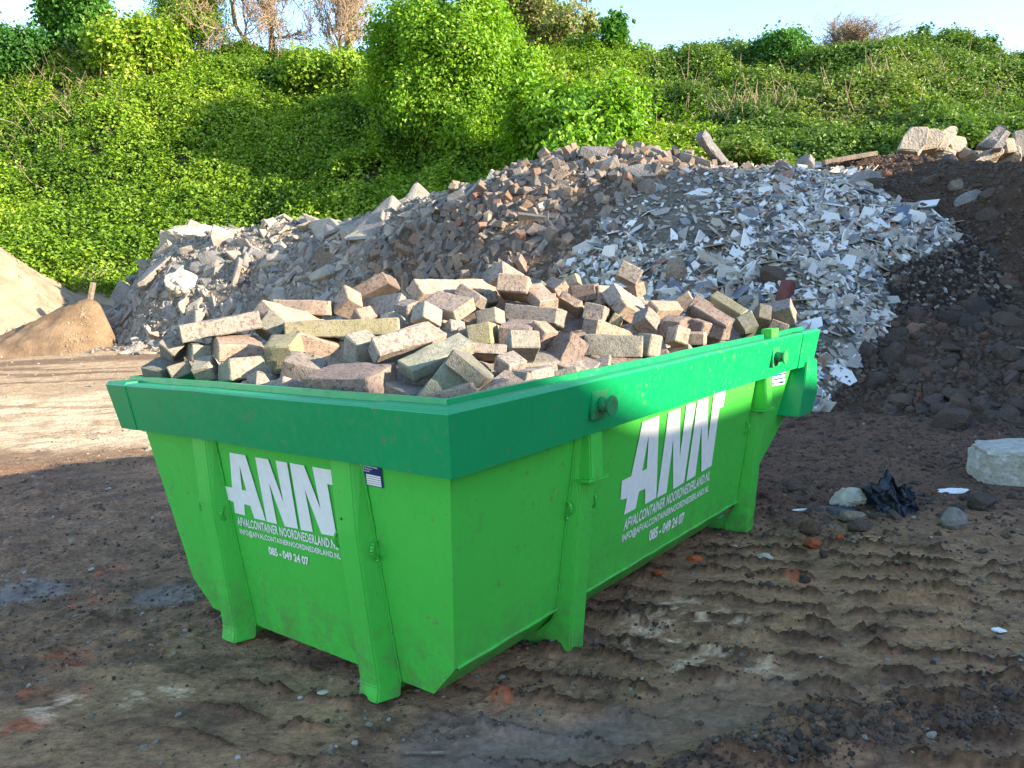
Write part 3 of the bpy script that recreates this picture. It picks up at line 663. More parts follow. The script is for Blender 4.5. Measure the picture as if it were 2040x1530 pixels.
A2 = ctrl([(-200, 715, 13.5), (-60, 690, 13.9), (0, 672, 14.2), (60, 643, 14.4), (120, 618, 14.6), (175, 604, 14.7), (200, 606, 14.85)])+toe([(-200, 730, 13.0), (-60, 715, 13.2), (0, 700, 13.5), (100, 690, 13.7), (180, 682, 14.1), (215, 672, 14.6)], -.02)+toe([(225, 660, 15.1), (215, 660, 15.5), (100, 660, 15.7), (0, 670, 15.5), (-200, 690, 15.0)], -.1)+toe([(260, 690, 14.3), (280, 660, 15.2), (100, 720, 12.9)], -.7)
A2f = TPS(A2, .01)
x_ = np.arange(-14, -6.6, .05); y_ = np.arange(12.3, 16.4, .05); X_, Y_ = np.meshgrid(x_, y_, indexing='ij')
Z_ = A2f(X_, Y_)+.10*fbm(X_*1.4, Y_*1.4, s=152, o=3)+.06*fbm(X_*5, Y_*5, s=153, o=4)
tag(shell('sand_heap', X_, Y_, Z_, M['brown_sand']), 'low brown sand ridge with a sharp right end beside the rubble toe', 'sand heap')

# ------------------------------------------------------------------ piece shapes
def hull_shape(seed, kind):
    g = np.random.default_rng(seed)
    bm = bmesh.new()
    if kind == 'chunk':
        pts = g.uniform(-1, 1, (13, 3)); pts /= np.abs(pts).max(1, keepdims=True)**.65; pts *= (.5, .40, .27)
    elif kind == 'slab':
        k = g.integers(4, 7); a = np.sort(g.uniform(0, 2*np.pi, k)+0); a = np.arange(k)/k*2*np.pi+g.uniform(-.35, .35, k)
        rr = g.uniform(.36, .56, k); b = np.stack([rr*np.cos(a), rr*np.sin(a)*.75], 1)
        pts = np.concatenate([np.c_[b, np.full(k, .065)], np.c_[b*g.uniform(.86, 1.04, (k, 1)), np.full(k, -.065)]])+g.normal(size=(2*k, 3))*.012
    elif kind == 'shard':
        k = g.integers(3, 6); a = np.arange(k)/k*2*np.pi+g.uniform(-.5, .5, k)
        rr = g.uniform(.3, .58, k); b = np.stack([rr*np.cos(a), rr*np.sin(a)*.8], 1)
        pts = np.concatenate([np.c_[b, np.full(k, .035)], np.c_[b, np.full(k, -.035)]])
    elif kind == 'brick':
        pts = np.array([(x, y, z) for x in (-.5, .5) for y in (-.25, .25) for z in (-.16, .16)], float)
        pts = pts+g.normal(size=pts.shape)*.02
        if g.uniform() < .5:
            pts[pts[:, 0] > 0, 0] = g.uniform(.1, .4)+g.normal(size=4)*.06
    for p in pts: bm.verts.new(p)
    r = bmesh.ops.convex_hull(bm, input=list(bm.verts))
    bmesh.ops.delete(bm, geom=list({e for e in r['geom_interior']+r['geom_unused'] if isinstance(e, bmesh.types.BMVert)}), context='VERTS')
    bmesh.ops.dissolve_limit(bm, angle_limit=.12, verts=list(bm.verts), edges=list(bm.edges))
    if kind in ('chunk', 'brick', 'slab'):
        bmesh.ops.bevel(bm, geom=list(bm.edges), offset=.022, segments=1, affect='EDGES')
    bmesh.ops.triangulate(bm, faces=list(bm.faces))
    bm.verts.ensure_lookup_table()
    V = np.array([v.co[:] for v in bm.verts]); F = np.array([[v.index for v in f.verts] for f in bm.faces]); bm.free()
    return V, F
def lump(seed, sub=2, amp=.22, fr=1.6, flat=1.0, fine=.05, cut=0):
    bm = bmesh.new(); bmesh.ops.create_icosphere(bm, subdivisions=sub, radius=.5)
    V = np.array([v.co[:] for v in bm.verts]); F = np.array([[v.index for v in f.verts] for f in bm.faces]); bm.free()
    D = V/np.linalg.norm(V, axis=1, keepdims=True)
    r = 1+amp*fbm(D[:, 0]*fr+seed*7.3, D[:, 1]*fr, D[:, 2]*fr, s=seed, o=3)+fine*fbm(D[:, 0]*6+seed, D[:, 1]*6, D[:, 2]*6, s=seed+3, o=3)
    V = V*r[:, None]
    g = np.random.default_rng(seed)
    for k in range(cut):
        nn = g.normal(size=3); nn /= np.linalg.norm(nn); d = V@nn; lim = g.uniform(.30, .42); ex_ = np.maximum(d-lim, 0); V = V-nn*ex_[:, None]*.93
    V[:, 2] *= flat
    return V, F
SH = {'concrete': [hull_shape(300+i, 'chunk') for i in range(8)]+[hull_shape(320+i, 'slab') for i in range(8)],
      'brick': [hull_shape(340+i, 'brick') for i in range(10)],
      'tile': [hull_shape(360+i, 'shard') for i in range(12)],
      'soilstone': [lump(380+i, 2, .3, 1.5, .75, .05, 5) for i in range(8)],
      'clod': [lump(390+i, 1, .4, 1.8, .7, .0, 2) for i in range(6)]}
def frames(N, tilt, g):
    n_ = len(N); Z = N+g.normal(size=(n_, 3))*tilt; Z /= np.linalg.norm(Z, axis=1, keepdims=True)
    X = g.normal(size=(n_, 3)); X -= (X*Z).sum(1, keepdims=True)*Z; X /= np.linalg.norm(X, axis=1, keepdims=True)
    return np.stack([X, np.cross(Z, X), Z], -1)     # columns
def merge(shapes, si, P, Rm, S, r):
    Vs, Fs, As = [], [], []; off = 0
    for k, (V, F) in enumerate(shapes):
        s_ = np.nonzero(si == k)[0]
        if not len(s_): continue
        W = np.einsum('nij,nvj->nvi', Rm[s_], V[None]*S[s_][:, None])+P[s_][:, None]
        Vs.append(W.reshape(-1, 3)); Fs.append((F[None]+(np.arange(len(s_))*len(V))[:, None, None]).reshape(-1, 3)+off); off += len(s_)*len(V)
        As.append(np.repeat(r[s_], len(V)))
    return np.concatenate(Vs), np.concatenate(Fs), np.concatenate(As)
def normals(f, x, y, e=.06):
    a = -(f(x+e, y)-f(x-e, y))/(2*e); b = -(f(x, y+e)-f(x, y-e))/(2*e)
    N = np.stack([a, b, np.ones_like(a)], -1); return N/np.linalg.norm(N, axis=1, keepdims=True)
def scatter(kind, name, mat, P, N, S, tilt, labeler, cat, group, stuffname, stufflabel, seed, nmax=300, sub=.15, rnd=None, smoothf=False):
    """the nmax pieces that show largest become objects of their own, the rest one mass"""
    g = np.random.default_rng(seed); n_ = len(P)
    Rm = frames(N, tilt, g); si = g.integers(0, len(SH[kind]), n_); r = g.uniform(0, 1, n_) if rnd is None else rnd
    P = P-N*(S[:, 2:3]*sub*.3)
    u, v, z = to_px(P); vis = (u > -40) & (u < 2080) & (v > 0) & (v < 1560) & (z > 0)
    # hidden behind the container load
    hid = (u > 380) & (u < 1600) & (v > np.interp(u, [300, 420, 520, 680, 820, 1150, 1300, 1480, 1600], [700, 640, 612, 585, 560, 560, 575, 640, 660]))
    app = np.where(vis & ~hid, S.max(1)/z*(1+0*z), 0)
    facing = ((CAM-P)*N).sum(1)/np.linalg.norm(CAM-P, axis=1) > .02
    app = np.where(facing, app, 0)
    order = np.argsort(-app)[:nmax]; order = order[app[order] > 0]
    meshes = [new_mesh(name, V, F, [mat], {'rnd': np.full(len(V), .13*k % 1.0), 'vary': np.ones(len(V))}, smoothf) for k, (V, F) in enumerate(SH[kind])]
    for i in order:
        o = link(name, meshes[si[i]])
        o.matrix_world = Matrix.Translation(P[i]) @ Matrix(Rm[i]).to_4x4() @ Matrix.Diagonal((*S[i], 1))
        tag(o, labeler(u[i], v[i], S[i], si[i]), cat, group)
    rest = np.ones(n_, bool); rest[order] = False
    V, F, a = merge(SH[kind], si[rest], P[rest], Rm[rest], S[rest], r[rest])
    tag(link(stuffname, new_mesh(stuffname, V, F, [mat], {'rnd': a}, smoothf)), stufflabel, stuffname.replace('_', ' '), kind='stuff')
Bz = lambda x, y: np.maximum(Rz(x, y), Sz(x, y))
def sample(f, x0, x1, y0, y1, n_, g, cond):
    x = g.uniform(x0, x1, n_); y = g.uniform(y0, y1, n_); z = f(x, y); N = normals(f, x, y)
    keep = (z > gslope(y)-.03) & (g.uniform(0, 1, n_) < .6/np.maximum(N[:, 2], .35))
    x, y, z, N = x[keep], y[keep], z[keep], N[keep]
    P = np.stack([x, y, z], 1); u, v, d = to_px(P)
    k = cond(u, v, P); return P[k], N[k], u[k], v[k]
g = np.random.default_rng(55)
def zn(P): return fbm(P[:, 0]*.9, P[:, 1]*.9, s=140, o=3)
def notsoil(P): return P[:, 2] > S_f(P[:, 0], P[:, 1])-.05
def is_tile(u, v, P):
    edge = np.interp(v, [330, 400, 440, 480, 500, 540, 600, 650, 700, 820], [1745, 1770, 1900, 1905, 1880, 1745, 1775, 1770, 1730, 1640])
    return (u > zoneAB(u, v, zn(P))[1]) & (u < edge+25*zn(P)) & (v > 335)
is_con = lambda u, v, P: (u < zoneAB(u, v, zn(P))[0]+g.normal(size=len(u))*20) & notsoil(P)
is_brk = lambda u, v, P: (u > zoneAB(u, v, zn(P))[0]+g.normal(size=len(u))*20) & ((u < zoneAB(u, v, zn(P))[1]+g.normal(size=len(u))*14)) & notsoil(P)
is_top = lambda u, v, P: (u > 1100) & (u < 1760) & (v < 350) & notsoil(P)
# broken concrete
P, N, u, v = sample(Rz, -9.5, 2, 8, 19, 19000, g, is_con)
s = .11*g.pareto(2.1, len(P))+.11; s = np.minimum(s, .85)
sandm = np.hypot((u-640)/60, (v-520)/55) > .45
P, N, s, u, v = P[sandm], N[sandm], s[sandm], u[sandm], v[sandm]
S = np.stack([s*g.uniform(.9, 1.4, len(s)), s*g.uniform(.7, 1.0, len(s)), s*g.uniform(.6, 1.25, len(s))], 1)
Pt, Nt, ut, vt = sample(Rz, 0, 6.5, 9, 16, 2600, g, is_top)
st = np.minimum(.06*g.pareto(2.0, len(Pt))+.10, .45); St = np.stack([st*1.2, st*.85, st], 1)
def lab_con(u, v, S, k):
    a = 'flat broken concrete slab' if k >= 8 else 'jagged grey concrete lump'
    if u < 480 and v > 560: b = 'at the low left toe of the rubble heap'
    elif u < 700: b = 'on the left end of the rubble heap'
    elif u < 1130: b = 'on the grey slope left of the brown bricks'
    else: b = 'along the sunlit crest of the rubble heap'
    return a+' '+b
scatter('concrete', 'concrete_piece', M['concrete'], np.r_[P, Pt], np.r_[N, Nt], np.r_[S, St], .45, lab_con, 'concrete piece', 'broken concrete pieces on the rubble heap', 'concrete_rubble', 'mass of smaller broken concrete on the left of the heap', 61, sub=.3)
# bricks
P, N, u, v = sample(Rz, -2.5, 5.5, 8, 16, 6400, g, is_brk)
k_ = g.uniform(0, 1, len(P)) < .62; P, N = P[k_], N[k_]
Pt, Nt, ut, vt = sample(Rz, 0, 6.5, 9, 15, 900, g, is_top); P = np.r_[P, Pt]; N = np.r_[N, Nt]
L_ = g.choice([.28, .34, .42, .58], len(P), p=[.33, .4, .19, .08]); S = np.stack([L_, g.uniform(.22, .30, len(P)), g.uniform(.24, .40, len(P))], 1)
def lab_brk(u, v, S, k):
    if v < 345: b = 'on the sunlit crest of the rubble heap'
    elif u < 900: b = 'where the bricks meet grey concrete'
    elif v > 470: b = 'at the foot of the brown brick patch'
    else: b = 'in the middle of the brown brick patch of the heap'
    return ('long paving brick ' if S[0] > .3 else 'old grey brown brick ')+b
scatter('brick', 'brick', M['brick'], P, N, S, .75, lab_brk, 'brick', 'old bricks in the middle of the rubble heap', 'brick_rubble', 'mass of half buried bricks in the rubble heap', 62, sub=.5)
# tiles
P, N, u, v = sample(Bz, .5, 8.2, 6.6, 15, 34000, g, is_tile)
dens = np.clip(.45+.5*smooth((v-430)/140)+.55*smooth((u-1400)/200)+.4*fbm(P[:, 0]*1.6, P[:, 1]*1.6, s=160, o=3)-.35*smooth((1.0-np.hypot((u-1330)/150, (v-430)/70))/.5), .08, 1)
k_ = g.uniform(0, 1, len(P)) < dens; P, N, u, v = P[k_], N[k_], u[k_], v[k_]
s = np.minimum(.062*g.pareto(2.1, len(P))+.068, .34)
S = np.stack([s*g.uniform(.9, 1.3, len(s)), s*g.uniform(.8, 1.1, len(s)), np.full(len(s), .17)*g.uniform(.6, 1.3, len(s))], 1)
def lab_til(u, v, S, k):
    if v < 400: b = 'near the sunlit top of the tile rubble'
    elif u > 1700: b = 'where the tile rubble spills over the dark soil'
    elif v > 600: b = 'low in the tile rubble behind the container rim'
    elif u < 1350: b = 'on the dusty left part of the tile rubble'
    else: b = 'in the middle of the tile rubble slope'
    return ('large' if S[0] > .17 else 'small')+' broken wall tile '+b
scatter('tile', 'tile_shard', M['tile'], P+N*.012, N, S, .5, lab_til, 'tile shard', 'broken tiles on the right of the rubble heap', 'tile_rubble', 'mass of small white, blue and buff tile fragments', 63, sub=0)
# grit over everything
P, N, u, v = sample(Rz, -9.5, 8, 6.8, 18.5, 26000, g, lambda u, v, P: notsoil(P))
s = g.uniform(.03, .085, len(P)); S = np.stack([s*1.2, s, s*.9], 1)
Rm = frames(N, .6, g); si = g.integers(0, 8, len(P)); V, F, a = merge(SH['concrete'], si, P, Rm, S, g.uniform(0, 1, len(P)))
tag(link('rubble_grit', new_mesh('rubble_grit', V, F, [M['grit']], {'rnd': a})), 'fine broken grit filling the gaps of the rubble heap', 'grit', kind='stuff')
# stones and clods in the soil
infr = lambda u, v, P: (u > 1560) & (u < 2350) & ~is_tile(u, v, P)
P, N, u, v = sample(Bz, 2.6, 9.5, 4.4, 13.5, 16000, g, infr)
low_ = smooth((v-520)/250)
k_ = g.uniform(0, 1, len(P)) < .12+.75*low_; P, N, u, v, low_ = P[k_], N[k_], u[k_], v[k_], low_[k_]
s = np.minimum(.035*g.pareto(1.9, len(P))+.04+.04*low_*g.uniform(0, 1, len(P)), .24)
S = np.stack([s*g.uniform(1, 1.5, len(s)), s*g.uniform(.8, 1.1, len(s)), s*g.uniform(.8, 1.1, len(s))], 1)
def lab_soil(u, v, S, k):
    if v > 760: b = 'at the foot of the dark soil bank'
    elif v > 600: b = 'rolled half way down the dark soil bank'
    else: b = 'stuck high in the dark soil bank'
    return ('big rounded' if S[0] > .14 else 'small muddy')+' stone '+b
scatter('soilstone', 'muddy_stone', M['soilstone'], P, N, S, .6, lab_soil, 'stone', 'muddy stones on the dark soil bank', 'soil_stones', 'mass of small muddy stones and crumbs on the soil bank', 64, sub=.2)
P, N, u, v = sample(Bz, 2.6, 9, 4.4, 13.8, 24000, g, infr)
s = g.uniform(.02, .075, len(P)); S = np.stack([s*1.2, s, s], 1); Rm = frames(N, .6, g); si = g.integers(0, 6, len(P))
V, F, a = merge(SH['clod'], si, P, Rm, S, g.uniform(0, 1, len(P)))
tag(link('soil_clods', new_mesh('soil_clods', V, F, [M['clod']], {'rnd': a})), 'loose dark crumbs of earth on the soil bank', 'soil clods', kind='stuff')

# lumps on the sand heaps
Az = lambda x, y: np.maximum(A1f(x, y)+.28*fbm(x*.8, y*.8, s=150, o=3), A2f(x, y)+.10*fbm(x*1.4, y*1.4, s=152, o=3))
P, N, u, v = sample(Az, -14, -6.8, 12.6, 17.5, 9000, g, lambda u, v, P: (u > -60) & (u < 260) & (P[:, 2] > gslope(P[:, 1])+.03) & (fbm(P[:, 0]*1.2, P[:, 1]*1.2, s=199, o=2) > -.1))
s = .02*(1+g.pareto(2.2, len(P))); s = np.minimum(s, .12); S = np.stack([s*1.2, s, s], 1); Rm = frames(N, .6, g); si = g.integers(0, 6, len(P))
V, F, a = merge(SH['clod'], si, P, Rm, S, g.uniform(0, 1, len(P)))
tag(link('sand_clods', new_mesh('sand_clods', V, F, [M['sand']], {'rnd': a})), 'clods of caked sand rolled down the sand heaps', 'sand clods', kind='stuff')

# ------------------------------------------------------------------ single pieces of the heap that stand out
def surf_at(px, py, lift=0.0):
    d = ray(px, py)
    t = np.arange(3.0, 24, .02); Q = CAM+d*t[:, None]
    top = np.maximum(np.maximum(Rz(Q[:, 0], Q[:, 1]), np.where(Q[:, 0] > 2.3, Sz(Q[:, 0], Q[:, 1]), -9)), gslope(Q[:, 1]))
    k = np.nonzero(Q[:, 2] < top+lift)[0]
    return Q[k[0]] if len(k) else CAM+d*(12.5/d[1])
def outline(name, label, cat, px, nrm, thick, mat, depth=None, group=None, rough=.01, bev=.01, r=.5):
    """a slab with a traced face: the pixels are laid on a plane at the piece's own distance"""
    nrm = np.array(nrm, float); nrm /= np.linalg.norm(nrm)
    c = np.mean(px, 0); P0 = surf_at(*c) if depth is None else at(c[0], c[1], depth)
    pts = []
    for q in px:
        d = ray(*q); t = ((P0-CAM)@nrm)/(d@nrm); pts.append(CAM+d*t)
    pts = np.array(pts); cen = pts.mean(0); g_ = np.random.default_rng(int(c[0]))
    bm = bmesh.new()
    f = bm.faces.new([bm.verts.new(p-cen) for p in pts])
    f.normal_update()
    if f.normal.dot(Vector(nrm)) < 0: f.normal_flip()
    r_ = bmesh.ops.extrude_face_region(bm, geom=[f]); nv = [v_ for v_ in r_['geom'] if isinstance(v_, bmesh.types.BMVert)]
    bmesh.ops.translate(bm, verts=nv, vec=Vector(nrm)*(-thick))
    bmesh.ops.recalc_face_normals(bm, faces=list(bm.faces))
    if bev: bmesh.ops.bevel(bm, geom=list(bm.edges), offset=bev, segments=1, affect='EDGES')
    for v_ in bm.verts: v_.co += Vector(g_.normal(size=3)*rough)
    me = bpy.data.meshes.new(name); bm.to_mesh(me); bm.free(); me.materials.append(mat)
    a = me.attributes.new('rnd', 'FLOAT', 'POINT'); a.data.foreach_set('value', np.full(len(me.vertices), r, np.float32))
    return tag(link(name, me, loc=cen), label, cat, group)
def rock(name, label, cat, px, py, size, mat, seed, rot=(0, 0, 0), depth=None, sub=4, amp=.3, fr=1.7, fine=.09, cut=4, group=None, lift=0, smoothf=False, r=.5):
    V, F = lump(seed, sub, amp, fr, 1.0, fine, cut)
    P = surf_at(px, py) if depth is None else at(px, py, depth)
    P = P+np.array([0, 0, lift])
    return tag(link(name, new_mesh(name, V*np.array(size), F, [mat], {'rnd': np.full(len(V), r)}, smoothf), loc=P, rot=rot), label, cat, group)
rock('boulder', 'big cream lumpy boulder perched on the left end of the rubble heap', 'boulder', 395, 468, (1.15, .8, .46), M['palestone'], 11, (0, .1, .2), depth=16.0, fine=.16)
rock('boulder', 'smaller cream boulder just right of the big perched one', 'boulder', 470, 487, (.95, .6, .4), M['palestone'], 12, (0, .25, 0), depth=15.7, fine=.16)
rock('boulder', 'sunlit crumbly lump with a dark hollow below on the left rubble slope', 'boulder', 372, 565, (.75, .6, .55), M['palestone'], 13, (0, 0, .5), fine=.2)
outline('concrete_slab', 'large slab with a blackened top and pale underside lying on the left slope', 'concrete slab', [(438, 548), (470, 522), (540, 515), (568, 530), (555, 552), (500, 572), (452, 568)], (-.1, -.75, .62), .22, M['soilstone'], rough=.02, bev=.03)
outline('concrete_slab', 'pale grey slab standing upright among rubble on the left crest', 'concrete slab', [(893, 388), (922, 376), (933, 410), (928, 424), (893, 425)], (-.3, -.9, .35), .10, M['concrete'], r=.1)
outline('concrete_slab', 'whitish curved fragment sticking up from the left crest', 'concrete slab', [(978, 336), (990, 345), (1012, 358), (1000, 370), (975, 372), (968, 355)], (-.4, -.9, .3), .08, M['palestone'], depth=13.3, r=.1)
outline('concrete_slab', 'light grey rectangular plate lying steeply in the grey slope', 'concrete slab', [(838, 415), (862, 412), (864, 455), (852, 466), (842, 440)], (-.5, -.8, .35), .07, M['concrete'], r=.08)
outline('paving_slab', 'speckled square paving slab standing on the top of the brick rubble', 'paving slab', [(1156, 290), (1214, 291), (1208, 313), (1152, 310)], (-.05, -.97, .25), .12, M['concrete'], depth=12.2, r=.85)
outline('brown_slab', 'wide brown slab tilted at the top left of the bricks', 'slab', [(1075, 325), (1090, 330), (1070, 352), (1010, 372), (1030, 350)], (-.45, -.75, .45), .06, M['brick'], depth=12.6, r=.5)
outline('red_brick', 'dull red brick in the middle of the grey slope', 'brick', [(833, 478), (846, 474), (846, 498), (835, 500)], (-.2, -.95, .25), .1, M['orange'], r=.3)
outline('red_brick', 'red brick beside a second one below the grey slabs', 'brick', [(855, 486), (872, 483), (880, 496), (858, 503)], (-.1, -.85, .5), .1, M['orange'], r=.3)
# post sticking out of the crest
def beam(name, label, cat, p, q, w_, h_, mat, r=.5, seed=0, group=None, up=(0, 0, 1)):
    p = np.array(p, float); q = np.array(q, float); d = q-p; L = np.linalg.norm(d); d /= L
    a = np.cross(d, up); a /= np.linalg.norm(a); b = np.cross(a, d)
    bm = bmesh.new(); bmesh.ops.create_cube(bm, size=1); bmesh.ops.scale(bm, vec=(L, w_, h_), verts=bm.verts)
    bmesh.ops.bevel(bm, geom=list(bm.edges), offset=min(w_, h_)*.1, segments=1, affect='EDGES')
    bmesh.ops.subdivide_edges(bm, edges=[e for e in bm.edges if e.calc_length() > L*.5], cuts=6)
    g_ = np.random.default_rng(seed)
    for v_ in bm.verts: v_.co += Vector(g_.normal(size=3)*min(w_, h_)*.035)
    me = bpy.data.meshes.new(name); bm.to_mesh(me); bm.free(); me.materials.append(mat)
    at_ = me.attributes.new('rnd', 'FLOAT', 'POINT'); at_.data.foreach_set('value', np.full(len(me.vertices), r, np.float32))
    o = link(name, me); o.matrix_world = Matrix.Translation((p+q)/2) @ Matrix(np.stack([d, a, b], 1)).to_4x4()
    return tag(o, label, cat, group)
beam('concrete_post', 'square concrete post jutting up to the left from the heap crest', 'concrete post', at(1395, 268, 11.9), at(1446, 335, 12.2), .14, .14, M['concrete'], .85, 3)
beam('wooden_stake', 'short wooden stake standing in the sand at the left', 'stake', at(178, 606, 15.2), at(186, 563, 15.2), .10, .07, M['wood'], .5, 4)
beam('wooden_plank', 'splintered orange brown plank lying on top of the soil bank', 'plank', at(1640, 324, 12.3), at(1745, 306, 12.3), .14, .07, M['wood'], .3, 5)
outline('oval_plate', 'large white oval plate lying on the dusty tile rubble', 'plate', [(1355, 397), (1362, 387), (1380, 379), (1402, 375), (1418, 375), (1420, 381), (1408, 393), (1388, 402), (1368, 406), (1356, 403)], (-.15, -.72, .68), .03, M['tile'], r=.0, rough=.001, bev=.004)
outline('curved_tile', 'tall white curved fragment standing in the tile rubble', 'tile fragment', [(1511, 373), (1538, 370), (1543, 398), (1526, 408), (1513, 395)], (-.1, -.9, .4), .03, M['tile'], r=.0, rough=.002, bev=.003)
outline('slate_tile', 'dark blue square floor tile leaning at the right end of the tile rubble', 'floor tile', [(1768, 412), (1815, 408), (1813, 457), (1765, 448)], (-.1, -.85, .5), .02, M['slate'], rough=.001, bev=.003)
outline('floor_tile', 'large grey broken floor tile right of the dark blue square one', 'floor tile', [(1817, 418), (1850, 418), (1885, 440), (1880, 447), (1838, 458), (1815, 437)], (.1, -.8, .6), .02, M['concrete'], rough=.001, bev=.003, r=.15)
outline('floor_tile', 'white broken tile behind the dark blue square tile', 'floor tile', [(1835, 400), (1873, 396), (1866, 408), (1840, 412), (1812, 408)], (0, -.6, .8), .02, M['tile'], rough=.001, bev=.003, r=.1, depth=10.2)
outline('thin_board', 'thin dark board bridging out of the tiles over the soil', 'board', [(1755, 493), (1800, 490), (1876, 478), (1860, 488), (1800, 498), (1760, 498)], (0, -.35, .94), .015, M['soilstone'], rough=.002, bev=.003)
rock('boulder', 'rough grey boulder at the top right of the tile rubble', 'boulder', 1722, 362, (.46, .4, .30), M['concrete'], 21, depth=10.8, fine=.2, r=.15)
rock('boulder', 'brown jagged rock low in the tile rubble', 'boulder', 1545, 553, (.38, .32, .27), M['soilstone'], 22, (0, .4, .4), fine=.08, cut=7, r=.75)
rock('stone', 'round whitish stone among the tiles', 'stone', 1648, 528, (.20, .17, .17), M['palestone'], 23, cut=2)
rock('stone', 'mossy grey stone leaning behind the right end of the load', 'stone', 1495, 602, (.26, .22, .18), M['concrete'], 24, cut=5, r=.9)
outline('slate_piece', 'blue slate piece leaning on the brown jagged rock', 'slate', [(1505, 576), (1533, 552), (1540, 556), (1522, 582), (1508, 582)], (-.4, -.8, .4), .02, M['slate'], rough=.001, bev=.002)
outline('slate_piece', 'thin grey slate standing on edge behind the load', 'slate', [(1508, 576), (1520, 590), (1540, 612), (1536, 622), (1526, 622), (1514, 600)], (-.5, -.85, .1), .02, M['slate'], rough=.001, bev=.002)
outline('slate_piece', 'flat blue slate low in the tile rubble right of the rock', 'slate', [(1596, 604), (1618, 598), (1645, 606), (1622, 617)], (0, -.6, .8), .02, M['slate'], rough=.001, bev=.002)
outline('slate_piece', 'blue slate lying left of the brown jagged rock', 'slate', [(1400, 570), (1440, 552), (1448, 565), (1420, 576)], (-.1, -.7, .7), .02, M['slate'], rough=.001, bev=.002)
outline('terracotta_tile', 'pinkish terracotta tile in the middle of the tile rubble', 'terracotta tile', [(1600, 515), (1615, 522), (1606, 540), (1588, 538), (1592, 522)], (-.2, -.85, .5), .025, M['wood'], rough=.001, bev=.003)
beam('clay_pipe', 'dark red clay pipe piece standing behind the load', 'clay pipe', surf_at(1548, 615)+np.array([0, -.05, -.05]), surf_at(1565, 572)+np.array([0, -.1, .05]), .13, .12, M['clay'], .9, 6)
rock('wood_stump', 'sawn wooden stump with a pale orange top between load and tiles', 'stump', 1348, 548, (.24, .22, .36), M['wood'], 25, (0, -.15, 0), amp=.15, cut=3, lift=.03)
rock('brick_lump', 'rounded brown lump with brick faces near the heap top', 'brick lump', 1292, 372, (.28, .24, .24), M['brick'], 26, cut=5, r=.6)
for i, (px, py, s_, lab) in enumerate([(1270, 525, .1, 'orange brick chip among white tiles above the load'), (1478, 405, .11, 'orange brick chip near the white curved fragment'), (1253, 505, .09, 'small orange brick chip on the dusty slope'), (1420, 560, .09, 'reddish chip above the blue slate')]):
    rock('brick_chip', lab, 'brick chip', px, py, (s_, s_*.8, s_*.7), M['orange'], 30+i, (0, 0, i), sub=2, cut=5)
for i, (px, py, sz, lab, mt, rr) in enumerate([
    (1822, 658, (.26, .15, .14), 'reddish muddy brick low on the soil bank', 'brick', .93), (1925, 612, (.34, .2, .16), 'large flat dark stone in the middle of the soil bank', 'soilstone', .3),
    (1890, 695, (.42, .16, .1), 'long muddy beam piece lying across the lower soil bank', 'soilstone', .55), (2010, 640, (.3, .25, .2), 'rounded dark stone at the right edge of the soil bank', 'soilstone', .45),
    (1932, 395, (.5, .12, .2), 'long bluish stone sticking out of the upper soil bank', 'concrete', .25), (1905, 372, (.28, .2, .2), 'orange brown stone high in the soil bank', 'brick', .55),
    (1850, 365, (.4, .2, .22), 'big brown clod hanging under the soil crest', 'clod', .4), (1970, 430, (.3, .2, .2), 'brown stone embedded right of the long bluish stone', 'soilstone', .7),
    (1800, 800, (.28, .2, .17), 'muddy brown stone at the foot of the soil bank', 'soilstone', .8), (1740, 770, (.24, .14, .2), 'upright dark brick at the foot of the soil bank', 'soilstone', .6),
    (1860, 800, (.2, .16, .15), 'greyish stone among stones at the bank foot', 'soilstone', .98), (2010, 560, (.22, .2, .2), 'rusty lump at the right of the soil bank', 'soilstone', .93)]):
    rock('stone', lab, 'stone', px, py, sz, M[mt], 500+i, (.2*(i % 3), .3*((i*2) % 3-1), i*.8), cut=7, sub=3, r=rr)
# pale slabs behind the soil crest
for i, (ol, lab, r_) in enumerate([
    ([(1788, 298), (1800, 270), (1815, 252), (1850, 253), (1846, 285), (1830, 300)], 'pale concrete block at the left of the slab pile on the soil bank', .8),
    ([(1828, 256), (1870, 255), (1885, 268), (1870, 292), (1835, 298)], 'rounded pale slab behind the leaning orange slab', .72),
    ([(1838, 292), (1850, 275), (1893, 250), (1906, 250), (1908, 262), (1885, 298)], 'long tan slab leaning up to the right on the soil bank', .8),
    ([(1898, 268), (1925, 272), (1932, 300), (1900, 302), (1893, 285)], 'upright tan block right of the leaning slab', .78),
    ([(1945, 290), (1990, 248), (2005, 252), (1975, 296)], 'first of two long grey planks of concrete leaning up to the right', .1),
    ([(1975, 298), (2003, 258), (2016, 262), (1998, 296)], 'second long grey plank of concrete leaning up to the right', .72),
    ([(1935, 322), (1990, 290), (2003, 296), (2000, 305), (1950, 325)], 'long pale slab lying in front of the grey concrete planks', .8),
    ([(2003, 274), (2022, 276), (2026, 300), (2006, 304)], 'upright whitish slab near the right frame edge', .7),
    ([(2020, 262), (2060, 252), (2065, 305), (2024, 312)], 'big grey slab cut by the right frame edge', .62),
    ([(1848, 300), (1960, 300), (1958, 312), (1850, 310)], 'low flat slab under the leaning tan slab', .8),
    ([(1800, 285), (1828, 278), (1838, 286), (1812, 298)], 'small bluish slab in front of the pale block', .2)]):
    outline('broken_slab', lab, 'broken slab', ol, (-.25+.1*(i % 4), -.85, .35), .22 if i not in (4, 5) else .12, M['buff'] if r_ > .65 and i != 5 else M['concrete'], depth=12.75+.08*(i % 5), rough=.008, bev=.015, r=r_)
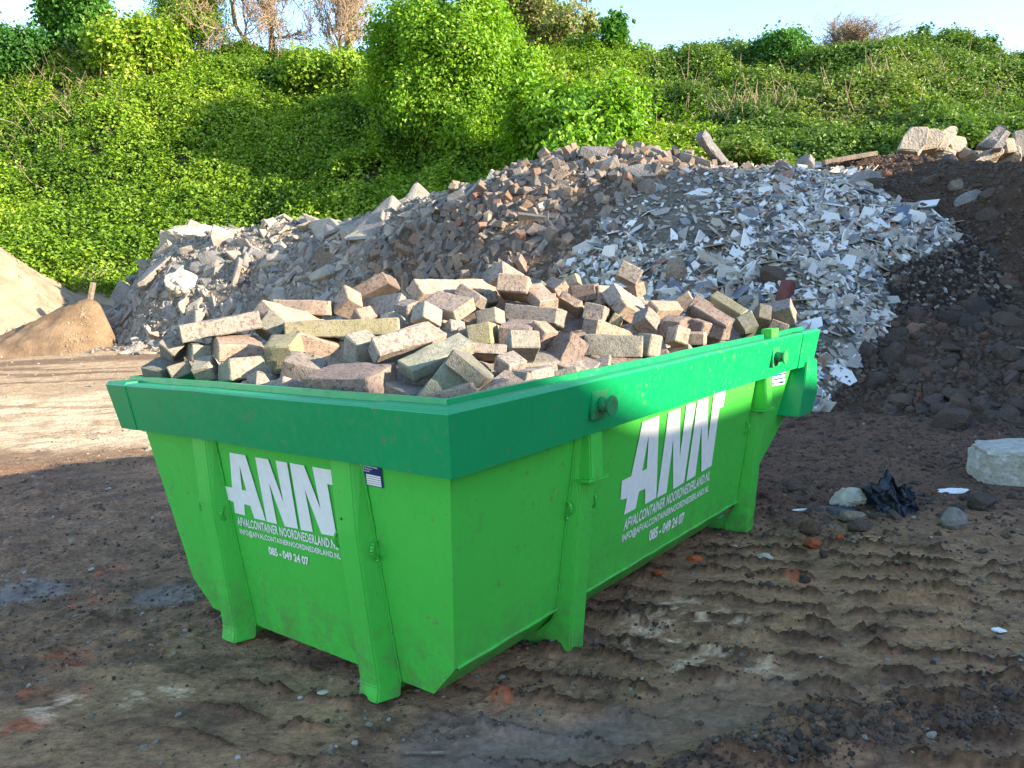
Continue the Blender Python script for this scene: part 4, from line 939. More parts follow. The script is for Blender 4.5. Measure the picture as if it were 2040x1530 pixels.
for i, (px, py, sz, lab) in enumerate([(1870, 300, (.6, .4, .25), 'buff lump at the base of the left slab pile'), (1925, 305, (.55, .4, .26), 'buff lump between the leaning slab and the grey planks'), (1965, 312, (.5, .4, .24), 'low buff lump under the grey planks'), (2015, 310, (.6, .4, .3), 'buff lump at the base of the right end slabs'), (1985, 285, (.4, .3, .3), 'grey lump behind the grey planks'), (1820, 300, (.5, .3, .24), 'buff lump at the far left of the slab pile')]):
    rock('stone', lab, 'stone', px, py+6, sz, M['buff' if i != 4 else 'concrete'], 540+i, (.2*i, .3, i), depth=13.1, cut=9, r=.6)
rock('boulder', 'pointed grey rock on the crest between tile rubble and plank', 'boulder', 1605, 330, (.34, .3, .34), M['concrete'], 27, depth=12.2, cut=6, r=.8)
rock('stone', 'little square stone on the soil crest left of the slab pile', 'stone', 1771, 324, (.12, .1, .18), M['concrete'], 28, depth=12.2, cut=6, r=.7)
STONES = [
 (1,'p',[0.29,0.066,0.14],[0.305,1.529,1.229],[0.866,0.102,0.49,-0.483,-0.088,0.871,0.132,-0.991,-0.027],'long flat purple block lying tilted at the left back of the load'),
 (2,'g',[0.07,0.143,0.065],[0.231,1.585,1.13],[0.946,0.306,0.105,-0.297,0.95,-0.096,-0.129,0.06,0.99],'pale stone with one sunlit top,tucked under the long flat purple block'),
 (3,'t',[0.166,0.153,0.066],[0.321,1.442,1.141],[0.921,0.389,0.006,-0.374,0.89,-0.262,-0.107,0.239,0.965],'purple ended block with a sunlit cream side'),
 (4,'d',[0.125,0.101,0.046],[0.162,1.741,1.068],[0.929,-0.263,-0.26,0.202,0.95,-0.24,0.31,0.17,0.935],'grey rough topped stone lying in the far left corner at the rim'),
 (5,'g',[0.085,0.056,0.14],[0.176,1.635,1.061],[0.847,0.239,0.475,-0.424,-0.233,0.875,0.319,-0.943,-0.096],'grey brown rounded stone leaning next to the left rim corner'),
 (6,'p',[0.084,0.041,0.088],[0.225,1.54,1.066],[0.259,0.966,-0.024,0.956,-0.26,-0.134,-0.136,0.011,-0.991],'narrow purple stone standing upright at the near rim on the left'),
 (7,'g',[0.075,0.064,0.074],[0.197,1.487,1.069],[0.632,0.52,-0.574,0.57,0.191,0.799,0.526,-0.832,-0.176],'thin upright grey stone wedged between two others at the left rim'),
 (8,'g',[0.148,0.163,0.075],[0.257,1.307,1.062],[0.954,0.297,0.051,-0.301,0.935,0.188,0.008,-0.195,0.981],'smooth greenish grey block lying along the near rim on the left'),
 (9,'p',[0.08,0.07,0.063],[0.221,1.152,1.02],[0.928,-0.058,0.369,-0.062,0.951,0.304,-0.368,-0.305,0.878],'small purple stone low at the near rim beside a greenish block'),
 (10,'t',[0.381,0.162,0.067],[0.674,1.501,1.212],[0.936,-0.099,0.339,0.287,0.775,-0.564,-0.207,0.624,0.753],'broad block with a bright sunlit top on the left half of the load'),
 (11,'y',[0.428,0.065,0.14],[0.645,1.169,1.199],[-0.7,-0.044,-0.712,0.714,-0.017,-0.7,0.018,-0.999,0.044],'very long mossy beam lying level across the left half of the load'),
 (12,'g',[0.07,0.094,0.094],[0.863,1.102,1.187],[-0.348,0.887,-0.304,0.892,0.213,-0.398,-0.289,-0.41,-0.865],'small stone with a bright right end behind the mossy beam'),
 (13,'t',[0.25,0.166,0.068],[0.836,1.65,1.279],[-0.591,0.803,-0.08,0.805,0.594,0.01,0.056,-0.058,-0.997],'brown rough block behind the broad sunlit block'),
 (14,'t',[0.089,0.105,0.088],[0.941,1.479,1.291],[0.889,-0.172,0.424,-0.158,0.755,0.636,-0.43,-0.633,0.644],'sunlit diamond shaped stone behind the mossy beam'),
 (15,'t',[0.073,0.063,0.097],[0.853,1.276,1.229],[0.932,0.114,0.345,-0.245,-0.504,0.828,0.268,-0.856,-0.441],'cream stone with a dark triangular side behind the mossy beam'),
 (16,'m',[0.191,0.065,0.361],[1.193,1.571,1.347],[-0.584,-0.199,0.787,0.693,0.383,0.611,-0.423,0.902,-0.085],'dark brown block tilted on top at the left back of the load'),
 (17,'p',[0.245,0.102,0.067],[1.049,1.351,1.26],[0.062,-0.53,-0.846,0.997,-0.011,0.08,-0.051,-0.848,0.527],'purple brown block with a bright right edge under the tilted dark block'),
 (18,'p',[0.075,0.069,0.083],[0.997,1.152,1.255],[0.978,0.203,-0.038,-0.008,0.221,0.975,0.207,-0.954,0.218],'small purple stone shaded by the big grey topped block'),
 (19,'t',[0.119,0.209,0.059],[1.058,0.964,1.263],[0.887,0.063,-0.458,-0.133,0.983,-0.124,0.443,0.171,0.88],'big square block with a grey speckled top in the middle of the load'),
 (20,'t',[0.551,0.086,0.068],[1.382,1.197,1.33],[0.999,-0.001,0.034,0.026,0.657,-0.754,-0.022,0.754,0.656],'large long tan block at the top back of the load'),
 (21,'p',[0.118,0.058,0.156],[1.338,1.058,1.294],[-0.278,-0.391,-0.878,0.797,0.416,-0.437,0.536,-0.821,0.196],'purple block with a ragged top edge beside the grey speckled block'),
 (22,'p',[0.145,0.132,0.084],[1.697,1.148,1.372],[0.864,-0.003,0.504,-0.194,0.921,0.339,-0.465,-0.391,0.795],'purple stone with a peaked triangular face on the top of the load'),
 (23,'p',[0.061,0.224,0.051],[1.499,1.092,1.27],[-0.71,0.702,-0.061,0.698,0.689,-0.195,-0.095,-0.181,-0.979],'tiny stone under the peaked triangular stone'),
 (24,'t',[0.137,0.239,0.078],[1.531,0.948,1.326],[0.473,0.841,0.264,-0.868,0.497,-0.028,-0.155,-0.216,0.964],'rough reddish stone under the peaked triangular stone'),
 (25,'g',[0.088,0.063,0.124],[1.208,0.841,1.203],[-0.358,-0.093,-0.929,0.915,-0.231,-0.33,-0.183,-0.969,0.168],'grey stone with a crumbly cream end left of the long purple block'),
 (26,'p',[0.236,0.07,0.147],[1.401,0.743,1.201],[-0.316,-0.207,-0.926,0.942,0.052,-0.333,0.117,-0.977,0.179],'long level purple block with a square bright right end'),
 (27,'m',[0.125,0.158,0.073],[1.063,0.578,1.151],[-0.403,0.911,0.083,0.909,0.389,0.146,0.101,0.134,-0.986],'dark cube of stone with a rough top below the long level purple block'),
 (28,'y',[0.086,0.268,0.079],[1.009,0.713,1.144],[-0.509,0.86,-0.018,0.854,0.503,-0.13,-0.103,-0.081,-0.991],'yellow mossy stone left of the dark cube'),
 (29,'p',[0.082,0.051,0.07],[0.985,0.869,1.167],[0.261,-0.356,-0.897,0.87,-0.317,0.379,-0.419,-0.879,0.227],'small purple pointed stone between the green block and the speckled block'),
 (30,'t',[0.178,0.107,0.054],[0.642,0.735,1.156],[0.98,0.025,-0.196,-0.117,0.873,-0.473,0.16,0.487,0.859],'pinkish block with a sunlit speckled top behind the green block'),
 (31,'g',[0.098,0.084,0.078],[0.912,0.947,1.229],[0.873,0.033,0.486,-0.168,0.957,0.238,-0.457,-0.289,0.841],'dark green stone peeking out behind the sunlit speckled block'),
 (32,'g',[0.091,0.11,0.079],[0.488,0.891,1.126],[0.965,0.227,0.129,-0.213,0.398,0.893,0.152,-0.889,0.432],'upright pointed stone with a small sunlit patch at the centre left'),
 (33,'p',[0.205,0.085,0.073],[0.518,0.707,1.144],[0.915,0.4,0.061,-0.363,0.745,0.559,0.178,-0.534,0.827],'long violet block half hidden under the green block'),
 (34,'e',[0.272,0.083,0.048],[0.498,0.506,1.108],[0.957,0.016,-0.29,-0.134,0.911,-0.391,0.258,0.413,0.873],'long green algae covered block near the front corner'),
 (35,'d',[0.128,0.269,0.053],[0.504,0.35,1.065],[-0.338,0.839,-0.425,0.68,0.531,0.505,0.65,-0.118,-0.751],'dark grey rough block leaning right of the green block'),
 (36,'e',[0.115,0.143,0.14],[0.418,0.401,1.004],[0.45,-0.519,0.727,-0.571,0.458,0.681,-0.686,-0.722,-0.09],'grey green stone with a corner pointing up at the front corner of the rim'),
 (37,'p',[0.117,0.037,0.332],[0.805,0.553,1.073],[-0.718,0.251,0.649,0.689,0.126,0.714,0.097,0.96,-0.264],'violet stone with a level top under the yellow mossy stone'),
 (38,'p',[0.076,0.082,0.053],[0.671,0.316,1.066],[0.148,0.97,0.195,0.915,-0.209,0.345,0.375,0.127,-0.918],'rounded violet cube near the front rim'),
 (39,'p',[0.073,0.079,0.046],[0.663,0.246,1.015],[0.083,0.924,-0.373,0.993,-0.047,0.104,0.079,-0.38,-0.922],'small bluish stone at the side rim below the rounded cube'),
 (40,'p',[0.198,0.113,0.037],[0.512,0.288,1.004],[0.632,-0.751,-0.19,0.773,0.596,0.216,-0.049,-0.284,0.958],'flat violet stone just above the side rim near the front corner'),
 (41,'m',[0.13,0.228,0.089],[1.085,0.401,1.017],[0.246,-0.596,-0.764,0.962,0.058,0.265,-0.113,-0.801,0.588],'dark rounded slab standing on end at the side rim'),
 (42,'g',[0.109,0.148,0.075],[0.866,0.417,1.107],[-0.752,0.531,-0.391,0.652,0.687,-0.32,0.099,-0.496,-0.863],'greenish stone in the gap left of the dark standing slab'),
 (43,'t',[0.08,0.093,0.079],[1.108,0.499,1.13],[0.991,-0.049,0.123,-0.08,0.517,0.852,-0.106,-0.855,0.508],'rough tan stone under the right end of the long purple block'),
 (44,'p',[0.067,0.189,0.073],[0.184,1.697,1.143],[-0.744,0.455,0.489,0.166,0.835,-0.524,-0.647,-0.309,-0.697],'small purple corner showing behind the left rim stones'),
 (45,'g',[0.077,0.059,0.139],[2.028,0.935,1.338],[-0.282,-0.149,-0.948,0.889,-0.413,-0.2,-0.362,-0.899,0.249],'grey stone with a yellowish right side at the top back of the load'),
 (46,'d',[0.139,0.068,0.06],[1.816,1.038,1.326],[0.442,-0.521,-0.73,0.894,0.316,0.317,0.066,-0.793,0.605],'small dark stone on the top ridge of the load'),
 (47,'t',[0.172,0.09,0.069],[1.851,0.93,1.308],[0.56,0.526,-0.64,0.815,-0.211,0.539,0.148,-0.824,-0.547],'tan stone sloping down to the right on the top ridge'),
 (48,'t',[0.181,0.094,0.056],[1.521,0.8,1.281],[0.435,0.866,0.246,0.807,-0.496,0.321,0.401,0.059,-0.914],'tan block behind the long level purple block'),
 (49,'t',[0.114,0.357,0.047],[1.792,0.801,1.172],[0.163,0.75,0.641,-0.852,0.435,-0.291,-0.497,-0.499,0.71],'tall bright rough slab leaning in the middle of the load'),
 (50,'m',[0.116,0.179,0.074],[1.932,0.808,1.29],[-0.404,0.912,0.069,0.911,0.408,-0.06,-0.083,0.039,-0.996],'brown block with a shaded rough front behind the leaning slab'),
 (51,'t',[0.081,0.092,0.09],[1.932,0.724,1.265],[0.958,-0.08,0.277,-0.287,-0.191,0.939,-0.022,-0.978,-0.205],'cream coloured stone left of the big shaded wedge'),
 (52,'p',[0.096,0.077,0.273],[1.967,0.598,1.225],[0.278,-0.24,-0.93,0.653,0.757,-0.0,0.705,-0.607,0.367],'big wedge shaped block with a long sunlit ridge'),
 (53,'t',[0.076,0.167,0.068],[1.866,0.514,1.184],[0.44,0.875,-0.202,0.742,-0.228,0.63,0.505,-0.428,-0.75],'tan block with a shaded left face under the sunlit ridge'),
 (54,'t',[0.077,0.063,0.081],[2.221,0.682,1.297],[0.356,0.818,0.451,0.897,-0.435,0.081,0.262,0.375,-0.889],'golden brown stone at the back right of the ridge stone'),
 (55,'p',[0.115,0.156,0.08],[2.182,0.702,1.369],[-0.426,0.822,-0.377,0.756,0.552,0.35,0.496,-0.136,-0.858],'dark thin stone along the top back of the load'),
 (56,'p',[0.091,0.07,0.352],[1.74,0.619,1.186],[-0.406,-0.194,-0.893,0.888,0.146,-0.435,0.215,-0.97,0.113],'violet block with a bright right end in the middle of the load'),
 (57,'y',[0.045,0.329,0.055],[1.858,0.597,1.116],[0.334,0.827,0.452,-0.8,0.502,-0.327,-0.498,-0.253,0.83],'small yellowish stone right of the violet block'),
 (58,'t',[0.325,0.072,0.068],[1.576,0.464,1.108],[0.968,-0.041,0.248,0.061,0.995,-0.074,-0.244,0.087,0.966],'long brown rough stone under the violet block'),
 (59,'g',[0.224,0.085,0.14],[1.381,0.321,1.068],[-0.495,-0.128,-0.86,0.867,-0.003,-0.498,0.061,-0.992,0.113],'smooth pale greenish block lying along the side rim,half in sun'),
 (60,'p',[0.081,0.084,0.085],[1.769,0.379,1.154],[0.064,0.662,-0.747,0.918,-0.333,-0.216,-0.391,-0.672,-0.629],'brown rounded stone on top of the curved pair at the side rim'),
 (61,'g',[0.069,0.089,0.076],[1.572,0.257,1.054],[0.183,-0.219,-0.958,0.983,0.044,0.178,0.004,-0.975,0.224],'pale rounded stone beside the smooth block at the side rim'),
 (62,'t',[0.189,0.069,0.064],[2.058,0.435,1.188],[0.971,0.219,-0.094,-0.23,0.758,-0.611,-0.063,0.615,0.786],'long tan block behind the sunlit cube on the right half'),
 (63,'m',[0.098,0.126,0.078],[1.886,0.3,1.119],[-0.171,0.979,0.111,0.97,0.148,0.194,0.173,0.141,-0.975],'brown square cube with a rough top on the right half of the load'),
 (64,'m',[0.076,0.083,0.054],[2.118,0.275,1.103],[0.098,0.994,-0.044,0.951,-0.081,0.298,0.293,-0.071,-0.953],'square stone with a dark left face right of the brown cube'),
 (65,'t',[0.075,0.07,0.14],[2.45,0.513,1.22],[-0.366,0.219,-0.905,0.778,-0.462,-0.426,-0.511,-0.86,-0.001],'rounded tan stone at the top back on the right'),
 (66,'m',[0.099,0.083,0.083],[2.237,0.332,1.183],[0.281,0.645,0.71,-0.801,0.566,-0.197,-0.529,-0.514,0.676],'brown weathered stone left of the dark pitted block'),
 (67,'m',[0.191,0.07,0.064],[2.212,0.253,1.14],[0.016,0.884,0.468,0.867,-0.246,0.434,0.498,0.398,-0.77],'long dark pitted block sloping down on the right half'),
 (68,'y',[0.219,0.053,0.063],[2.609,0.334,1.175],[0.234,0.738,0.633,0.861,-0.459,0.217,0.451,0.494,-0.743],'yellow moss topped block lying at the right back of the load'),
 (69,'m',[0.068,0.142,0.063],[2.234,0.221,1.067],[-0.145,0.982,-0.12,0.931,0.177,0.319,0.335,-0.066,-0.94],'dark fronted stone at the side rim under the pitted block'),
 (70,'t',[0.083,0.164,0.055],[1.961,0.223,1.058],[-0.357,0.934,-0.03,0.934,0.357,0.01,0.02,-0.024,-1.0],'low tan rough stone at the side rim under the square stone'),
 (71,'e',[0.085,0.256,0.079],[2.517,0.209,1.065],[-0.04,0.825,0.564,-0.531,0.46,-0.711,-0.846,-0.328,0.42],'green stained triangular stone at the side rim'),
 (72,'p',[0.05,0.081,0.063],[2.578,0.232,1.062],[-0.042,0.96,-0.277,0.986,0.085,0.145,0.163,-0.267,-0.95],'pink brown stone right of the green stained stone'),
 (73,'p',[0.192,0.121,0.083],[2.892,0.186,1.117],[-0.142,0.689,-0.71,0.971,-0.044,-0.236,-0.194,-0.723,-0.663],'large shaded purple stone at the far right end of the load'),
 (74,'d',[0.08,0.066,0.084],[2.689,0.182,1.126],[0.579,0.597,-0.554,0.641,-0.754,-0.142,-0.503,-0.273,-0.82],'grey shaded stone in front of the large shaded purple stone'),
 (75,'p',[0.092,0.064,0.127],[2.892,0.169,1.046],[0.327,-0.18,0.928,-0.861,0.348,0.371,-0.39,-0.92,-0.042],'low shaded purple stone behind the rim bracket'),
 (76,'t',[0.068,0.078,0.077],[1.706,0.19,1.087],[0.793,0.438,0.424,-0.48,0.877,-0.009,-0.376,-0.196,0.906],'low tan stone at the side rim under the brown cube'),
 (77,'m',[0.241,0.189,0.083],[0.245,0.677,1.038],[-0.306,0.945,0.115,0.951,0.308,0.001,-0.035,0.109,-0.993],'long pebbly stone with an exposed gravel side above the near rim'),
 (78,'t',[0.223,0.109,0.112],[0.568,1.231,1.113],[0.84,-0.225,0.493,-0.375,0.415,0.829,-0.391,-0.882,0.265],'big pale slab tilted toward the front,half in shade'),
 (79,'y',[0.107,0.105,0.116],[0.361,1.186,1.12],[0.763,-0.534,-0.364,0.486,0.846,-0.221,0.426,-0.008,0.905],'coarse mossy stone left of the big pale slab'),
 (80,'p',[0.136,0.084,0.087],[0.322,1.027,1.062],[0.587,0.077,0.806,-0.732,0.477,0.487,-0.347,-0.876,0.336],'violet stone slipped under the big pale slab'),
 (81,'d',[0.094,0.137,0.076],[0.495,1.454,1.209],[0.593,0.452,0.667,-0.515,0.849,-0.118,-0.62,-0.273,0.736],'bluish shaded stone under the broad sunlit block'),
]
# ================================================================== CONTAINER
W_, Ht, L_c, HR, S0, MM, NN = 1.90, 1.0238, 3.0703, .1928, .0915, .13485, .1672
ZC, ZB, CH, NF, RS = .1702, .0532, .1106, 1.0848, .0316
ZR = Ht-HR
PHI = math.pi/2-YAW0
cphi, sphi = math.cos(PHI), math.sin(PHI)
croot = bpy.data.objects.new('waste_container', None); COL.objects.link(croot)
croot.location = (-(cphi*CONT_CAM[0]-sphi*CONT_CAM[1]), -(sphi*CONT_CAM[0]+cphi*CONT_CAM[1]), 0); croot.rotation_euler = (0, 0, PHI)
tag(croot, 'bright green open skip with a dark green rim, heaped with old kerbstones', 'waste container')
def c2w(P):
    P = np.asarray(P, float); R_ = np.array([[cphi, -sphi, 0], [sphi, cphi, 0], [0, 0, 1]])
    return (P-np.array([*CONT_CAM, 0]))@R_.T
Xn = lambda z: S0+MM*(ZR-z)
Ys = lambda z: S0+NN*(ZR-z)
Xf = lambda z: 3.03-1.37*max(0.0, .62-z)
def loops(zs, ins=0.0):
    out = []
    for z, ex in zs:
        y0 = Ys(max(z, ZC))+ex+ins
        out.append([(Xn(z)+ins, y0, z), (Xf(z)-ins, y0, z), (Xf(z)-ins, W_-y0, z), (Xn(z)+ins, W_-y0, z)])
    return out
def bm_obj(name, bm, mat, parent, bevel=0, smoothf=False, seg=2):
    bmesh.ops.recalc_face_normals(bm, faces=list(bm.faces))
    if bevel: bmesh.ops.bevel(bm, geom=list(bm.edges), offset=bevel, segments=seg, affect='EDGES', clamp_overlap=True)
    me = bpy.data.meshes.new(name); bm.to_mesh(me); bm.free()
    for m_ in (mat if isinstance(mat, list) else [mat]): me.materials.append(m_)
    if smoothf: me.polygons.foreach_set('use_smooth', [True]*len(me.polygons))
    return link(name, me, parent)
# body shell
bm = bmesh.new(); rows = []
for lp in loops([(Ht-.03, 0), (.62, 0), (ZC, 0), (ZB, CH)]): rows.append([bm.verts.new(p) for p in lp])
inner = []
for lp in loops([(Ht-.03, 0), (.62, 0), (ZC, 0), (ZB+.02, CH)], .012): inner.append([bm.verts.new(p) for p in lp])
for a, b in zip(rows, rows[1:]):
    for k in range(4): bm.faces.new((a[k], a[(k+1) % 4], b[(k+1) % 4], b[k]))
bm.faces.new(rows[-1])
for a, b in zip(inner, inner[1:]):
    for k in range(4): bm.faces.new((a[k], b[k], b[(k+1) % 4], a[(k+1) % 4]))
bm.faces.new(inner[-1][::-1])
for k in range(4): bm.faces.new((rows[0][k], inner[0][k], inner[0][(k+1) % 4], rows[0][(k+1) % 4]))
bmesh.ops.subdivide_edges(bm, edges=[e for e in bm.edges if e.calc_length() > .3], cuts=10, use_grid_fill=True)
bmesh.ops.recalc_face_normals(bm, faces=list(bm.faces))
for v in bm.verts:      # slightly dented sheet steel
    k = min(1, abs(v.co.z-ZC)*6, abs(Ht-v.co.z)*5)
    d = .0035*float(fbm(np.array([v.co.x*2.6]), np.array([v.co.y*2.6]), np.array([v.co.z*2.6]), s=9, o=2)[0])*k
    if abs(v.co.y-Ys(max(v.co.z, ZC))) < .02: v.co.y += d
    elif abs(v.co.x-Xn(v.co.z)) < .02: v.co.x += d
body = bm_obj('body', bm, M['lime'], croot)
# rim: profile swept round the top, outside slanting in below
prof = [(RS, ZR), (0, Ht-.010), (.004, Ht-.003), (.012, Ht), (.066, Ht-.002), (.068, Ht+.018), (.080, Ht+.019), (.083, Ht-.14), (S0+.004, ZR+.012), (S0+.004, ZR)]
bm = bmesh.new(); rings = []
for o_, z in prof:
    x0, x1, y0, y1 = o_, L_c-o_, o_, W_-o_
    nseg = 14; pts = []
    for (a, b) in (((x0, y0), (x1, y0)), ((x1, y0), (x1, y1)), ((x1, y1), (x0, y1)), ((x0, y1), (x0, y0))):
        for k in range(nseg):
            t = k/nseg; pts.append((a[0]+(b[0]-a[0])*t, a[1]+(b[1]-a[1])*t))
    rings.append([bm.verts.new((p[0]+.0022*float(vnoise(p[0]*3.1, p[1]*3.1+z*2, s=5)), p[1]+.0022*float(vnoise(p[0]*3.1+7, p[1]*3.1, s=6)), z+.002*float(vnoise(p[0]*4, p[1]*4, s=7)))) for p in pts])
m_ = len(rings[0])
for a, b in zip(rings, rings[1:]+[rings[0]]):
    for k in range(m_): bm.faces.new((a[k], a[(k+1) % m_], b[(k+1) % m_], b[k]))
rim = bm_obj('rim', bm, M['rim'], croot)
def prism(pts, axis, lo, hi):
    """pts 2-D outline, extruded along an axis"""
    bm = bmesh.new()
    def mk(p, t):
        return (t, p[0], p[1]) if axis == 'x' else ((p[0], t, p[1]) if axis == 'y' else (p[0], p[1], t))
    a = [bm.verts.new(mk(p, lo)) for p in pts]; b = [bm.verts.new(mk(p, hi)) for p in pts]
    bm.faces.new(a); bm.faces.new(b[::-1])
    for k in range(len(pts)): bm.faces.new((a[k], b[k], b[(k+1) % len(pts)], a[(k+1) % len(pts)]))
    return bm
# overlapping plates welded on the rim corners
def plate(a0, a1, side):
    th = .004
    bm = bmesh.new()
    P = []
    for t in (a0, a1):
        for o_, z in ((RS-th, ZR-.003), (-th, Ht-.010), (.006, Ht+.003), (.060, Ht+.003), (.060, Ht-.004), (.008, Ht-.012), (.006, Ht-.02), (RS+.004, ZR+.004)):
            q = t
            if t < 0: q = o_
            elif side == 'end' and t > W_: q = W_-o_
            elif side == 'side' and t > L_c: q = L_c-o_
            P.append(bm.verts.new((o_, q, z) if side == 'end' else (q, o_, z)))
    bm.faces.new(P[:8]); bm.faces.new(P[8:][::-1])
    for k in range(8): bm.faces.new((P[k], P[8+k], P[8+(k+1) % 8], P[(k+1) % 8]))
    return bm
bm_obj('corner_plate', plate(1.745, W_+.002, 'end'), M['rim'], croot, .001, seg=1)
bm_obj('corner_plate', plate(-.003, .30, 'end'), M['rim'], croot, .001, seg=1)
bm_obj('corner_plate', plate(-.003, .62, 'side'), M['rim'], croot, .001, seg=1)
bm_obj('corner_plate', plate(2.80, L_c+.002, 'side'), M['rim'], croot, .001, seg=1)
# the deep box beam across the far end
bm = prism([(L_c+.003, Ht-.17), (L_c+.004, Ht-.36), (L_c-.085, Ht-.462), (L_c-.30, Ht-.455), (L_c-.235, Ht-.335), (L_c-.165, Ht-.17)], 'y', .012, W_-.012)
bm_obj('end_beam', bm, M['rim'], croot, .004)
# weld bead along the side crease and end crease
def bead(name, pts, r, mat, parent, ns=6):
    P = np.array(pts, float)
    V, F = tubes(P[:-1], P[1:], np.full(len(P)-1, r), np.full(len(P)-1, r), ns)
    return link(name, new_mesh(name, V, F, [mat], None, True), parent)
bead('weld_seam', [(Xn(ZC)+.01+k*.06, Ys(ZC)-.001, ZC+.0015*math.sin(k*1.7)) for k in range(38)], .0065, M['lime'], croot)
# posts: folded channels running down to a foot
def post_end(yc):
    bm = bmesh.new(); R = []
    for z in (ZR+.02, ZR-.25, ZR-.5, ZB, 0.0):
        x = Xn(z)-.0; d = .020+(ZR+.02-z)*.045+(.022 if z < ZR else 0)
        if z == 0: x = Xn(ZB)-.008
        w0, w1 = .082, .040
        R.append([bm.verts.new((x+.004, yc-w0, z)), bm.verts.new((x-d*.94, yc-w1-.012, z)), bm.verts.new((x-d, yc-w1+.004, z)), bm.verts.new((x-d, yc+w1-.012, z)), bm.verts.new((x-d*.8, yc+w1+.012, z)), bm.verts.new((x+.004, yc+w0, z))])
    for a, b in zip(R, R[1:]):
        for k in range(5): bm.faces.new((a[k], a[k+1], b[k+1], b[k]))
        bm.faces.new((a[5], a[0], b[0], b[5]))
    bm.faces.new(R[0][::-1]); bm.faces.new(R[-1])
    return bm
for yc in (.545, 1.365): 
    bm_obj('post', post_end(yc), M['lime'], croot, .005)
    # foot member returning under the floor
    x0 = Xn(0)-.06
    bm_obj('foot', prism([(x0, 0), (x0+.40, 0), (x0+.46, ZB+.004), (x0+.02, ZB+.004)], 'y', yc-.042, yc+.030), M['lime'], croot, .006)
def post_side(xc, mirror=False):
    bm = bmesh.new(); R = []
    for z in (ZR+.02, ZR-.25, ZR-.5, ZC, ZB, 0.0):
        y = Ys(max(z, 0)); d = .026+(ZR-z)*.055
        if z <= ZC: y = Ys(ZC)+(ZC-z)*.12; d = .026+(ZR-ZC)*.055+(ZC-z)*.02
        f0, f1 = xc-.052, xc+.030
        q = [(xc-.070, y+.004), (f0-.006, y-d*.9), (f0+.008, y-d), (f1, y-d), (f1+.012, y-d*.85), (xc+.095, y+.004)]
        if z < ZC: q = [(xc-.064, y+.06), (f0-.004, y-d*.93), (f0+.008, y-d), (f1-.004, y-d), (f1+.006, y-d*.9), (xc+.05, y+.06)]
        R.append([bm.verts.new((a, (W_-b) if mirror else b, z)) for a, b in q])
    for a, b in zip(R, R[1:]):
        for k in range(5): bm.faces.new((a[k], a[k+1], b[k+1], b[k]))
        bm.faces.new((a[5], a[0], b[0], b[5]))
    bm.faces.new(R[0][::-1]); bm.faces.new(R[-1])
    return bm
for xc in (.80, 2.45):
    for mir in (False, True):
        bm_obj('post', post_side(xc, mir), M['lime'], croot, .005)
        y0, y1 = (.235, .56) if not mir else (W_-.235, W_-.56)
        bm_obj('foot', prism([(y0, 0.0), (y1, 0.0), (y1+(.05 if not mir else -.05), ZB+.004), (y0+(.07 if not mir else -.07), ZB+.004), (y0-(.02 if not mir else -.02), ZC-.03)], 'x', xc-.058, xc+.03), M['lime'], croot, .004)
for yc in (.545, 1.365):
    bead('weld_seam', [(Xn(z)-.003, yc-.0825+.0012*math.sin(z*90), z) for z in np.linspace(ZR, ZB, 60)], .0042, M['lime'], croot)
for xc in (.80, 2.45):
    bead('weld_seam', [(xc-.0705+.0012*math.sin(z*90), Ys(z)-.003, z) for z in np.linspace(ZR, ZC, 60)], .0042, M['lime'], croot)
# shelf brackets under the rim on the side posts
for xc in (.775, 2.405):
    z1, z0 = ZR+.01, ZR-.165
    b_ = bpy.data.objects.new('rope_bracket', None); COL.objects.link(b_); b_.parent = croot
    yb = Ys(z0)
    bm_obj('upright', prism([(xc-.030, Ys(z1)+.02), (xc-.030, Ys(z1)-.045), (xc-.022, Ys(z1)-.052), (xc+.042, Ys(z1)-.052), (xc+.045, Ys(z1)+.02)], 'z', z0, z1), M['lime'], b_, .004)
    bm_obj('ledge', prism([(xc-.045, yb+.01), (xc-.045, yb-.075), (xc+.065, yb-.09), (xc+.06, yb+.01)], 'z', z0-.010, z0), M['lime'], b_, .003)
# lifting lugs on the rim
for xc in (.765, 2.425):
    for mir in (False, True):
        s_ = -1 if not mir else 1; y0 = .012 if not mir else W_-.012
        lg = bpy.data.objects.new('lifting_lug', None); COL.objects.link(lg); lg.parent = croot; lg.location = (xc, y0, Ht-.095); lg.scale = (.86, .9, .86)
        bm = bmesh.new(); bmesh.ops.create_cube(bm, size=1); bmesh.ops.scale(bm, vec=(.115, .010, .115), verts=bm.verts); bmesh.ops.translate(bm, vec=(-.01, s_*.002, .005), verts=bm.verts)
        bm_obj('backing_plate', bm, M['rim'], lg, .002)
        def cyl(r0, r1, ya, yb, n_=28):
            bm = bmesh.new(); bmesh.ops.create_cone(bm, cap_ends=True, segments=n_, radius1=r0, radius2=r1, depth=abs(yb-ya), matrix=Matrix.Translation((0, s_*(ya+yb)/2, 0)) @ Matrix.Rotation(math.radians(90)*(1 if s_ < 0 else -1), 4, 'X'))
            return bm
        o1 = bm_obj('pin', cyl(.034, .023, 0, .052), M['rim'], lg); o1.data.polygons.foreach_set('use_smooth', [len(p.vertices) == 4 for p in o1.data.polygons])
        o2 = bm_obj('end_disc', cyl(.040, .042, .048, .057), M['rim'], lg, .002)
bm = bmesh.new(); bmesh.ops.create_cube(bm, size=1); bmesh.ops.scale(bm, vec=(.10, .055, .045), verts=bm.verts); bmesh.ops.translate(bm, vec=(2.47, .058, Ht+.022), verts=bm.verts)
bm_obj('rim_block', bm, M['lime'], croot, .002)
